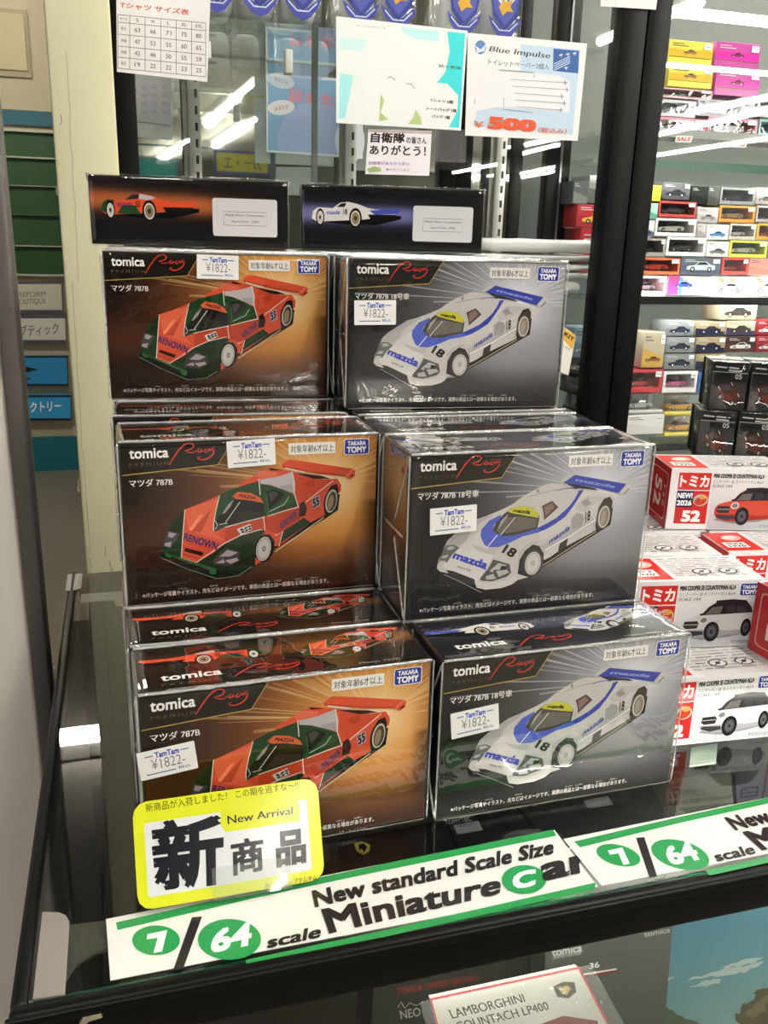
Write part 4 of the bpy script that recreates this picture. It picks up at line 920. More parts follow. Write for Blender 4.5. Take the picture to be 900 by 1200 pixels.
pt('mirror_back', MB().box((xL0, YB + .004, .1), (xm, YB + .008, ZTOP), MIRROR)); pt('back_glass', MB().box((xm, YB + .004, .1), (xRm - .01, YB + .008, ZTOP), clear_mat('door_glass', 1.5, 4.5, (.62, .66, .64))))
for a_, b_ in ((572, 583), (637, 664)):
    x0, x1 = aty(a_, 250, YB - .02).x, aty(b_, 250, YB - .02).x
    pt('door_stile', MB().box((x0, YB - .02, .1), (x1, YB + .01, ZTOP), BLACK, .003).box((x0 + (x1 - x0) * .52, YB - .024, .1), (x0 + (x1 - x0) * .60, YB - .019, ZTOP), mat('6a6a6c', .3, .8)))
def standard(px, name='shelf_standard'):
    x = aty(px, 180, YB - .03).x; mb = MB().box((x - .011, YB - .032, .1), (x + .011, YB - .022, ZTOP), mat('b9b7b1', .35, .7), .001).box((x - .020, YB - .022, .1), (x - .011, YB - .016, ZTOP), mat('8f8d88', .35, .7))
    for k in range(34): z = 1.02 + k * .028; mb.box((x + .001, YB - .0326, z), (x + .006, YB - .0318, z + .014), mat('101010', .6))
    return pt(name, mb)
for px in (229, 411, 588): standard(px)
x = aty(369, 130, YG + .2).x; pt('divider_edge', MB().box((x - .005, YG + .2, Z0 - .2), (x + .005, YG + .206, ZTOP), mat('8a8d8c', .3, .5)))
SH1 = aty(320, 22, YG + .06).z; SH2 = aty(300, 66, YG + .10).z; SH3 = aty(690, 345, YG + .02).z
def glass_shelf(z, x0, x1, y0, y1, edge='1f6a58', ptf=pt, th=.006):
    o = ptf('glass_shelf', MB().box((x0, y0 + .001, z - th), (x1, y1, z), clear_mat('shelf_glass', 1.5, 1.6, (.93, .965, .95))))
    MB().box((x0, y0 - .0005, z - th), (x1, y0 + .001, z), mat(edge, .1)).build('shelf_edge', o).matrix_parent_inverse = o.matrix_world.inverted() if False else Matrix.Translation(-Vector(o.parent.location))
    return o
glass_shelf(SH1, xL1, xR0 + .01, YG + .055, YB - .05, '2c5a56')
glass_shelf(SH2, xL1, aty(395, 70, YG + .10).x, YG + .10, YB - .05, '3fc79a')
glass_shelf(SH3, xL1, xR0 + .02, YG + .02, YB - .04, '1c2422', pt, .008)
glass_shelf(aty(690, 378, YG + .06).z, aty(640, 378, YG + .06).x, xR0 + .02, YG + .06, YB - .04, '7c8a86')
z4 = aty(690, 486, YG + .12).z; glass_shelf(z4, xL1, xR0 + .02, YG + .03, YB - .04, '55605c')
x = aty(338, 66, YG + .095).x; pt('shelf_clip', MB().box((x - .006, YG + .088, SH2 - .022), (x + .006, YG + .11, SH2 + .012), WHITE, .002))
x = aty(243, 55, YG + .095).x; pt('shelf_clip', MB().box((x - .005, YG + .088, SH2 - .01), (x + .005, YG + .11, SH2 + .014), WHITE, .002))
led = MB().box((xL1 + .02, YG + .03, ZTOP - .03), (xR0 - .02, YG + .05, ZTOP - .01), mat('fff8ee', .5, 0, .5, LED_POWER)); pt('led_strip', led)
# ------------------------------------------------------------------ paper signs on the front glass
PG = Plane((0, YG - .0015, Z0), (1, 0, 0), (0, 0, 1))
def paper(name, q, h, label, cat='sign', pl=PG, rough=.35, thick=.0006):
    P_ = [pl(*p) for p in q]; r = MB().prism([pl.xf(a, b, 0) for a, b in P_], -pl.n * thick, mat(h, rough)).build(name); tag(r, label, cat); A = Art(); A.poly(P_, h); return r, A
def fin(A, r, pl=PG, m=None): A.build('sign_print', r, pl.xf, m or INK, 2.5e-5)
def AQ(A, pl=PG): return lambda t, a, b, c, d, col, bo=.02: A.quad(t, pl(*a), pl(*b), pl(*c), pl(*d), col, bo)
PGC = Plane((0, YG - .0135, Z0), (1, 0, 0), (0, 0, 1))   # this sheet laps over the frame post
r, A = paper('size_chart', ((136, -28), (247, -16), (243, 96), (137, 84)), 'ecebee', 'white size chart sheet with a grid of numbers on the showcase glass', 'sign', PGC); q = AQ(A, PGC)
q('Tシャツ サイズ表', (141, 2), (222, 11), (221, 18), (140, 9), 'd4604c', .03)
def cell(i, j): # grid corner
    xs = [138, 152, 170, 188.5, 206.5, 224.5, 241]; ys = [17, 26, 40, 54, 67, 80]; x = xs[i]; y = ys[j] + (x - 138) * .098; return (x, y)
for i in range(7): A.line([PGC(*cell(i, 0)), PGC(*cell(i, 5))], .0007, '6a6870')
for j in range(6): A.line([PGC(*cell(0, j)), PGC(*cell(6, j))], .0007, '6a6870')
rows = [['サイズ', 'S', 'M', 'L', 'XL', 'XXL'], ['着丈', '63', '66', '71', '75', '80'], ['身幅', '47', '52', '55', '60', '65'], ['肩幅', '42', '46', '50', '55', '59'], ['袖丈', '19', '22', '22', '23', '25']]
for j, rw in enumerate(rows):
    for i, t in enumerate(rw):
        (x0, y0), (x1, y1) = cell(i, j), cell(i + 1, j + 1); cx, cy = (x0 + x1) / 2, (y0 + y1) / 2; wd = 3.2 if len(t) == 2 else (1.6 if len(t) == 1 else 4.5); hh = 2.6 if j and i else 2.0
        q(t, (cx - wd, cy - hh - .3), (cx + wd, cy - hh + .3), (cx + wd, cy + hh + .3), (cx - wd, cy + hh - .3), '4e4d55', .01)
fin(A, r, PGC)
r, A = paper('goods_poster', ((394, 19), (548, 36), (540, 153), (394, 144)), 'f2f6f6', 'white and cyan goods poster on the showcase glass, lamp glare painted into its colours'); q = AQ(A); pq_ = lambda L_, c: A.poly([PG(*p) for p in L_], c)
pq_(((524, 37), (545, 39), (538, 150), (526, 149), (536, 130), (537, 112), (524, 98), (512, 97), (522, 84), (527, 60)), '3fdfe4'); pq_(((398, 86), (414, 88), (410, 110), (404, 139), (397, 139)), 'aef0f4'); pq_(((397, 44), (430, 46), (426, 60), (398, 58)), 'd8f6f8'); pq_(((470, 32), (515, 37), (514, 48), (488, 46), (472, 38)), 'c4f2f6')  # lamp glare painted as pale tones over the cyan
q('続々登場', (514, 75), (540, 78), (540, 82), (514, 79), '55565a'); q('Tシャツ 6種', (504, 115.5), (531, 118), (531, 122), (504, 119), '3e3e42', .03); q('トートバッグ 2種', (500, 125), (535, 128), (535, 132), (500, 129), '3e3e42', .03); q('バッグ 1種', (506, 134), (527, 136), (527, 140), (506, 138), '3e3e42', .03); q('オリジナルグッズ', (418, 29), (452, 32), (452, 34), (418, 31), '8a8c92', 0)
for L_ in (((446, 110), (450, 118), (446, 132), (455, 140), (444, 142)), ((487, 128), (493, 138), (494, 146), (478, 145), (484, 138))): pq_(L_, 'b9d08c')
for L_ in (((454, 92), (458, 90), (463, 94)), ((476, 98), (482, 99), (486, 104))): A.line([PG(*p) for p in L_], .0008, '6a6c6c')
fin(A, r)
r, A = paper('price_sign', ((548.5, 38.5), (688, 51), (677, 165), (545, 158.8)), 'f1f0f2', 'price sign for toilet paper with orange 500 yen on the showcase glass'); q = AQ(A); pq_ = lambda L_, c: A.poly([PG(*p) for p in L_], c)
pq_(((610, 52), (680, 58), (671, 158), (606, 152), (556, 148), (558, 130), (610, 120)), 'c6dcf0'); pq_(((590, 82), (655, 88), (668, 96), (667, 132), (600, 126), (562, 125), (560, 90)), 'eef0f6')
q('Blue Impulse', (575, 54), (646, 62), (644, 71), (572, 62), '2e3236', .02); q('トイレットペーパー2個入', (573, 69), (644, 75), (643, 82), (572, 76), '44505e', .01)
A.ell(*PG(563, 55.5), .009, .0095, '5f86c8'); pq_(((557, 53), (563, 58), (569, 52), (568, 60), (559, 62)), 'dfe8f4')
pq_(((648.5, 57), (678.5, 59.5), (677.5, 86), (648, 83)), '2f5fa4')
for k in range(4): A.line([PG(649, 75 + k * 2.5), PG(668, 66 + k * 2.5)], .0012, 'cfe0f0')
for x, y in ((657, 65), (665, 64), (673, 63), (663, 80)): A.line([PG(x - 2, y), PG(x + 2.5, y - 1)], .001, 'ffffff'); A.line([PG(x, y - 2), PG(x + .5, y + 2)], .001, 'ffffff')
for k in range(5):
    y = 93 + k * 8; x1 = 659 + (3, 5, -1, 2, -2)[k]; A.line([PG(598 + k * 2, y), PG(x1, y + 4)], .0007, '9aa0b0')
    A.line([PG(x1, y + 1), PG(x1, y + 7)], .001, '6f78a0'); A.line([PG(x1 - 2.5, y + 4), PG(x1 + 2.5, y + 4.2)], .001, '6f78a0')
A.line([PG(585, 82), PG(625, 85), PG(626, 91)], .001, '8a8e98'); A.line([PG(590, 115), PG(590, 128), PG(624, 132)], .001, '9aa0b0'); A.line([PG(556, 116), PG(556, 122)], .001, '8a8e98')
q('¥', (555, 141), (567, 143), (566, 150), (555, 149), 'e8704a', .02); q('500', (572, 136), (629, 141), (627, 155), (571, 151), 'e65a34', .09); q('（税込み）', (631, 149), (664, 151), (663, 157.5), (630, 156), 'dc5a40', .02)
fin(A, r)
r, A = paper('thanks_card', ((431.7, 151.7), (506, 153.5), (503, 206), (428, 204)), 'f0ecf2', 'small white thank you card with bold dark characters under the cyan poster'); q = AQ(A)
A.poly([PG(*p) for p in ((432, 152), (506, 154), (506, 157), (432, 155))], 'b8a8a8'); q('自衛隊', (435, 155), (475, 156), (474, 168), (434, 167), '1e1014', .05); q('の皆さん', (476, 160), (500, 161), (500, 169), (476, 168), '1e1014', .03); q('ありがとう！', (433, 169.5), (499, 171), (499, 183), (433, 181), '1e1014', .03); q('自衛隊があるから安心', (432, 189), (480, 190), (480, 194), (432, 193), '9a58b8', .02); q('暮らせています', (452, 197), (480, 198), (480, 201), (452, 200), '9a58b8', .01)
A.poly([PG(*p) for p in ((430, 198), (438, 195), (446, 197), (446, 201), (432, 202))], '9ab070'); fin(A, r)
r, A = paper('paper_label', ((698, -14), (765, -8), (762, 14), (698, 10)), 'efe9ea', 'white paper strip with faint vertical lines at the top of the black post'); A.line([PG(704, -12), PG(704, 9)], .0006, 'c8bcc0'); A.line([PG(715, -12), PG(715, 10)], .0006, 'c8bcc0'); fin(A, r)
r.location.y -= .016
r = MB().prism([PG.xf(*PG(*p), 0) for p in ((503, 150), (547, 152), (546, 191), (503, 189))], (0, .001, 0), ACRYLIC).build('card_sleeve'); tag(r, 'empty clear plastic sleeve hanging beside the thank you card', 'sleeve')
r, A = paper('kit_tag', ((661, 383), (675, 393), (666, 440), (657, 436)), 'f0eee6', 'small white and yellow tag with black letters beside the third tier white car box', 'tag'); A.poly([PG(*p) for p in ((661, 384), (674.6, 393), (671, 410), (659, 397))], 'e3b54e'); A.quad('KIT', PG(662, 388), PG(673, 396), PG(672, 401), PG(661, 393), '1c1810', .05); A.quad('1/64', PG(660, 404), PG(668, 408), PG(668, 411), PG(660, 407), '55585c', 0); fin(A, r)
# poster and painted chart reflection at the mirrored back
PM = Plane((0, YB - .002, Z0), (1, 0, 0), (0, 0, 1))
r, A = paper('blue_poster', ((312, 86), (425, 94), (425, 186), (312, 178)), 'e8ecf2', 'light blue poster with pink letters hanging at the back of the showcase', 'poster', PM); pq_ = lambda L_, c: A.poly([PM(*p) for p in L_], c)
pq_(((314, 89), (423, 97), (423, 183), (314, 176)), '8fb9e0'); pq_(((327, 177), (324, 160), (332, 140), (350, 122), (380, 118), (400, 130), (405, 150), (400, 181)), 'aebfe6'); A.ell(*PM(329.5, 126), .026, .013, 'f4f2f6', .15); A.quad('おまたせ', PM(322, 125), PM(338, 122), PM(338, 127), PM(322, 130), 'c06a7c', .01)
A.quad('おまたせ', PM(338, 105), PM(410, 112), PM(410, 126), PM(338, 119), 'e79ab2', .07); A.ell(*PM(410, 165), .030, .040, 'eceaf4'); A.quad('オリジナルグッズ', PM(316, 94), PM(354, 97), PM(354, 99.5), PM(316, 96.5), '7a8aa8', 0); fin(A, r, PM)
r, A = paper('size_chart_reflection', ((161, 60), (201, 62), (200, 147), (159, 142)), 'b8b6ba', 'grey sheet imitating the reflection of the size chart at the rear of the showcase', 'sheet', PM)  # the chart's mirror reflection, painted as a flat grey sheet
for k in range(4):
    for i in range(3): A.quad('60', PM(166 + i * 12, 100 + k * 9.5), PM(172 + i * 12, 100.7 + k * 9.5), PM(172 + i * 12, 104.7 + k * 9.5), PM(166 + i * 12, 104 + k * 9.5), '8f8d98', 0)
fin(A, r, PM)
# ------------------------------------------------------------------ toilet paper packs with emblem on the upper shelf
def emblem(A, s):
    A.poly([(x * s, y * s) for x, y in ((-.46, .9), (.46, .9), (.5, .3), (.36, -.3), (0, -.62), (-.36, -.3), (-.5, .3))], '39439c')
    A.poly([(x * s, y * s) for x, y in ((-.40, .86), (.40, .86), (.44, .3), (.30, -.22), (0, -.5), (-.30, -.22), (-.44, .3))], '5a5fb8')
    for k in (-1, 1):
        for j in range(4): A.poly([(x * s * k, y * s) for x, y in ((.10, -.1 + j * .1), (.34 + j * .03, .12 + j * .2), (.40 + j * .02, .22 + j * .2), (.12, .04 + j * .1))], 'f0eef4')
    A.poly([(x * s, y * s) for x, y in ((-.2, -.12), (-.1, .0), (-.05, .1), (.06, .0), (.2, .06), (.14, -.1), (.24, -.2), (.05, -.2), (-.08, -.3))], 'f0b43c')
    A.poly([(x * s, y * s) for x, y in ((-.03, .0), (.03, .0), (.03, .8), (-.03, .8))], 'e8e8f4')
    A.poly([(x * s, y * s) for x, y in ((-.5, -.3), (-.3, -.42), (0, -.62), (.3, -.42), (.5, -.3), (.42, -.5), (.2, -.72), (0, -.8), (-.2, -.72), (-.42, -.5))], '4a4fb0')
    A.line([(x * s, y * s) for x, y in ((-.38, -.42), (-.15, -.6), (.15, -.6), (.38, -.42))], .03 * s, 'e4e4f0')
r0 = None
TPY = YG + .075
for i, (px, w_) in enumerate(((254, 44), (304, 46), (354, 46), (422, 42), (466, 42), (543, 47), (591, 47))):
    x = aty(px, 10, TPY).x
    if r0 is None:
        mb = MB(); rings = []
        for t in range(9):
            y = .11 * t / 8; k = (math.sin(math.pi * min(1, (t + .8) / 9.6)) ** .25); rings.append([(.034 * k * math.copysign(abs(math.cos(a)) ** .55, math.cos(a)), y, .050 + .050 * k * math.copysign(abs(math.sin(a)) ** .55, math.sin(a))) for a in [2 * math.pi * j / 24 for j in range(24)]])
        mb.loft(rings, mat('e9e7ea', .6, 0, .4, 0, .3, 40)); r0 = mb.build('toilet_paper_pack'); A = Art(); emblem(A, .068)
        A.build('emblem_label', r0, lambda a, b, l: (a, -.0052 - l, .0565 + b), INK, 3e-5); MB().box((-.036, -.004, 0.0005), (.036, .113, .103), BAG, .006, 3).build('poly_bag', r0); r = r0
    else: r = copy_tree(r0)
    r.location = (x, TPY, SH1 + .0005); r.scale = (.85, 1, 1)
    pos = ('leftmost, behind the size chart corner', 'second from the left', 'third from the left', 'left one above the cyan poster', 'right one above the cyan poster', 'left one above the 500 yen sign', 'rightmost, above the 500 yen sign')[i]
    tag(r, 'toilet paper pack with blue winged emblem, ' + pos, 'toilet paper', 'toilet paper packs on the top shelf')
# ------------------------------------------------------------------ folded white shirts in bags
def shirt(name, x0, x1, y0, y1, z0, th, seed):
    mb = MB(); rings = []; n = 30
    cx, cy, hx, hy = (x0 + x1) / 2, (y0 + y1) / 2, (x1 - x0) / 2, (y1 - y0) / 2
    for t in range(9):
        f = t / 8; k = (1 - (2 * f - 1) ** 4) ** .5 * .12 + .88 if 0 < t < 8 else .84
        rings.append([(cx + hx * k * math.copysign(abs(math.cos(a)) ** .35, math.cos(a)), cy + hy * k * math.copysign(abs(math.sin(a)) ** .35, math.sin(a)), z0 + th * f + .004 * noise.noise(Vector((math.cos(a) * 2, math.sin(a) * 2 + seed, f))) * (1 if t else 0)) for a in [2 * math.pi * j / n for j in range(n)]])
    mb.loft(rings, mat('f2f0f0', .25, 0, .6, 0, .25, 40)); return mb.build(name)
zc = SH3
for i, (pr, th, lab) in enumerate(((690, .019, 'lowest'), (704, .012, 'second from the bottom'), (716, .012, 'middle'), (718, .011, 'second from the top'), (708, .022, 'topmost'))):
    x1 = aty(pr, 310, YG + .07).x; r = shirt('folded_shirt', aty(545, 310, YG + .07).x + .006 * i, x1, YG + .06, YG + .30, zc + .0005, th, i * 3.1); zc += th + .003
    tag(r, 'white folded shirt, %s of the pile on the showcase shelf' % lab, 'shirt', 'folded shirts on the showcase shelf')
    if i == 4:
        A = Art(); 
        for k in range(14):
            rn = random.Random(k); x = x1 - .17 + rn.uniform(0, .085); y = YG + .075 + rn.uniform(0, .05); A.ell(x, y, rn.uniform(.004, .010), rn.uniform(.003, .008), rn.choice(('4a4ab8', '6a6ad0', '9aa0e0')), rn.uniform(0, 3))
        A.build('shirt_print', r, lambda a, b, l: (a, b, zc + .0025 + l), INK, 5e-5)
# ================================================================== model cars and their boxes in the right showcase
def car_mesh(L_, col, dark='1a1a1c', style=0):
    mb = MB(); k = L_ / 4.4; wd = .9 * k; paint = mat(col, .2, 0, .6); gl = mat('1e2226', .08); ty = mat('18181a', .6); rim = mat('b0b0b0', .3, .8)
    prof = [(0, .30), (.02, .55), (.25, .68), (1.2, .80), (1.35, .84), (3.2, .92), (4.2, .86), (4.38, .60), (4.40, .32), (3.9, .2), (.5, .2)]
    rings = []
    for f, ins in ((-1, .80), (-.92, 1), (.92, 1), (1, .80)):
        rings.append([((2.2 + (x - 2.2) * (1 if abs(f) < .95 else .985)) * k, f * wd, (.5 + (z - .5) * ins) * k) for x, z in prof])
    mb.loft(rings, paint, False)
    cab = [(1.25, .82), (1.9, 1.28), (3.0, 1.32), (3.75, .90)] if not style else [(1.0, .80), (1.5, 1.5), (4.1, 1.5), (4.35, .86)]
    rings = []
    for f, ins in ((-.86, 0), (-.70, 1), (.70, 1), (.86, 0)):
        rings.append([(x * k, f * wd, (z if ins or z < .95 else z - .30) * k) for x, z in cab])
    mb.loft(rings, gl, False)
    roof = [(1.86, 1.285), (2.05, 1.335), (2.9, 1.375), (3.06, 1.325)] if not style else [(1.5, 1.49), (1.6, 1.56), (4.0, 1.56), (4.1, 1.49)]
    mb.loft([[(x * k, f * wd * .70, z * k) for x, z in roof] for f in (-1, 1)], paint, False)
    for x in (.85, 3.5):
        for f in (-1, 1):
            mb.cyl((x * k, f * wd * .80, .32 * k), (x * k, f * wd * 1.01, .32 * k), .32 * k, ty, 14); mb.cyl((x * k, f * wd * 1.0, .32 * k), (x * k, f * wd * 1.03, .32 * k), .20 * k, rim, 10)
    return mb
_cars = {}
PSH = {}
def shelf_box(x0, y0, x1, y1, yb, kind, c1, c2, car, label, depth=.055, txt=None, cat='toy car box', name='model_car_box', group=None):
    """kind: w = window box, p = printed box, c = clear acrylic case"""
    pl = Plane((0, yb, Z0), (1, 0, 0), (0, 0, 1)); xm_ = (x0 + x1) / 2
    ym_ = (y0 + y1) / 2; a0 = pl(x0, ym_)[0]; a1 = pl(x1, ym_)[0]; zt_ = pl(xm_, y0)[1] + Z0; zb_ = pl(xm_, y1)[1] + Z0
    w_, h_ = a1 - a0, zt_ - zb_; r = empty(name, (a0, yb, zb_)); f = mat(c1, .4)
    if kind == 'w':
        e = min(w_, h_) * .13; b = h_ * .2
        MB().box((0, 0, 0), (w_, depth, b), f).box((0, 0, h_ - e), (w_, depth, h_), f).box((0, 0, b), (e, depth, h_ - e), f).box((w_ - e, 0, b), (w_, depth, h_ - e), f).box((0, depth - .003, 0), (w_, depth, h_), mat(c2, .6)).build('carton', r)
        MB().box((e, .0008, b), (w_ - e, .0016, h_ - e), FILM).build('window_film', r)
    elif kind == 'c':
        MB().box((0, 0, 0), (w_, depth, h_ * .16), mat(c1, .3), .001).box((w_ * .05, depth * .85, h_ * .16), (w_ * .95, depth * .95, h_ * .9), mat(c2, .6)).build('base', r)
        MB().box((0.0005, 0.0005, h_ * .16), (w_ - .0005, depth - .0005, h_), ACRYLIC, .0006).build('clear_cover', r)
    else:
        MB().box((0, 0, 0), (w_, depth, h_), f, .0006, 1).build('carton', r)
        A = Art(); A.rect(.0006, .0006, w_ - .0006, h_ - .0006, c1); 
        if c2 and c2 != c1: A.poly([(.0006, h_ * .55), (w_ - .0006, h_ * .30), (w_ - .0006, .0006), (.0006, .0006)], c2)
        if txt == 'band':
            for o_ in (.12, .42): A.poly([(w_ * o_, h_ * .98), (w_ * (o_ + .12), h_ * .98), (w_ * (o_ + .5), .001), (w_ * (o_ + .36), .001)], 'a89a7c')
        if txt == 'left': A.rect(.0006, .0006, w_ * .28, h_ - .0006, 'd8407c'); A.rect(w_ * .26, .0006, w_ * .34, h_ * .9, '4a9ad0')
        if txt == 'rows':
            A.rect(w_ * .04, h_ * .70, w_ * .96, h_ * .94, c1); A.rect(w_ * .02, h_ * .32, w_ * .98, h_ * .62, 'e0a82c' if c1[0] in 'def' and c1 != 'c23a9a' else 'e62a9c'); A.rect(w_ * .02, h_ * .28, w_ * .98, h_ * .31, '6a4a20')
        if car:
            k = w_ * .72 / 44; ox, oy = w_ * .14, h_ * .16
            if txt == 'left': k = w_ * .42 / 44; ox = w_ * .16; oy = h_ * .36
            if txt == 'rows': k = w_ * .30 / 44; ox, oy = w_ * .34, h_ * .42
            A.poly([(ox + x * k, oy + y * k) for x, y in ((0, 3), (0, 6), (3, 7.5), (12, 8.6), (18, 13), (29, 13.5), (37, 9.2), (43, 8.6), (44, 3.5), (40, 2.4), (4, 2.4))], car)
            A.poly([(ox + x * k, oy + y * k) for x, y in ((14, 8.8), (19, 12.2), (28, 12.6), (34, 9.2))], '2a2c30')
            for cx in (9, 35): A.ell(ox + cx * k, oy + 3.2 * k, 3.3 * k, 3.3 * k, '161618'); A.ell(ox + cx * k, oy + 3.2 * k, 1.9 * k, 1.9 * k, 'b8b8b6')
        for i in range(2): A.line([(w_ * .08, h_ * (.86 - i * .09)), (w_ * (.34 + .1 * i), h_ * (.86 - i * .09))], h_ * .03, 'c8c8c6' if sum(hexc(c1)) < .9 else '55565a')
        A.build('front_print', r, FRONT, INK_GLOSSY, 4e-5)
    if kind in 'wc' and car:
        L_ = min(w_ * .66, h_ * 2.1); key = (round(L_, 3), car)
        o = car_mesh(L_, car).build('model_car', r); o.location = ((w_ - L_) / 2, depth * .45, h_ * (.2 if kind == 'w' else .165) + .0004)
    if kind != 'c' and w_ > .05:
        A = Art(); A.rect(w_ * .78, h_ * .68, w_ * .95, h_ * .92, 'ececee', .0004); A.line([(w_ * .80, h_ * .80), (w_ * .93, h_ * .80)], h_ * .03, '6a7ab0'); A.build('price_sticker', r, lambda a, b, l: (a, -.002 - l, b), INK, 3e-5)
    tag(r, label, cat, group); return r
RS, pt2 = showcase('glass_showcase', xRm, 2.0, 'black framed glass showcase crowded with model car boxes at the right')
pt2('frame_post', MB().box((xRm, YG - .014, 0), (xR1, YG + .026, ZTOP), BLACK, .002)); pt2('frame_post', MB().box((1.97, YG - .014, 0), (2.0, YG + .026, ZTOP), BLACK, .002))
pt2('frame_rail', MB().box((xRm, YG - .012, ZTOP), (2.0, 2.03, ZTOP + .04), BLACK, .002)); pt2('frame_rail', MB().box((xRm, YG - .012, 0), (2.0, 2.03, .10), BLACK, .002))
pt2('front_glass', MB().box((xR1, YG, .1), (1.97, YG + .004, ZTOP), GLASS)); pt2('back_panel', MB().box((xRm + .02, 2.0, .1), (2.0, 2.02, ZTOP), mat('6a6e6a', .6)))
pt2('led_strip', MB().box((xR1 + .03, YG + .02, ZTOP - .03), (1.95, YG + .04, ZTOP - .01), mat('fff8ee', .5, 0, .5, LED_POWER)))
YS = 1.60
zu = aty(830, 192, YS).z; zl = aty(830, 347, YS).z; zk = aty(830, 514, YS).z
def shelf2(z, edge, y0): 
    o = pt2('display_shelf', MB().box((xR1 + .005, y0 + .002, z - .008), (1.95, 1.98, z), clear_mat('shelf_glass_right', 1.5, 1.6, (.93, .965, .95))).box((xR1 + .005, y0, z - .015), (1.95, y0 + .002, z), mat(edge, .2))); return o
shelf2(zu, '2c5a4a', YS - .03); shelf2(zl, '1a1c1c', YS - .03); shelf2(zk, '141414', YS - .03)
pt2('seen_or_added_shelf_light', MB().box((aty(773, 78, YG + .03).x, YG + .03, aty(830, 80, YG + .03).z - .002), (1.95, YG + .042, aty(830, 80, YG + .03).z + .004), mat('fffdf8', .5, 0, .5, 5)))
pt2('seen_or_added_shelf_light', MB().box((aty(788, 16, YG + .20).x, YG + .20, aty(840, 18, YG + .20).z - .006), (1.95, YG + .22, aty(840, 18, YG + .20).z + .008), mat('fffdf8', .5, 0, .5, 5)))
for z_ in (zu, zl):
    pt2('seen_or_added_shelf_light', MB().box((xR1 + .01, YS - .029, z_ - .013), (1.95, YS - .021, z_ - .0085), mat('fffdf8', .5, 0, .5, 26)))  # strips added behind the shelf lips to brighten the boxes below
pt2('price_rail', MB().box((xR1 + .005, YS - .034, aty(830, 163, YS).z - .004), (1.95, YS - .031, aty(830, 163, YS).z + .010), mat('8a8c88', .3)))
zm = aty(830, 161, YS).z; shelf2(zm, '2a2c2a', YS - .03)
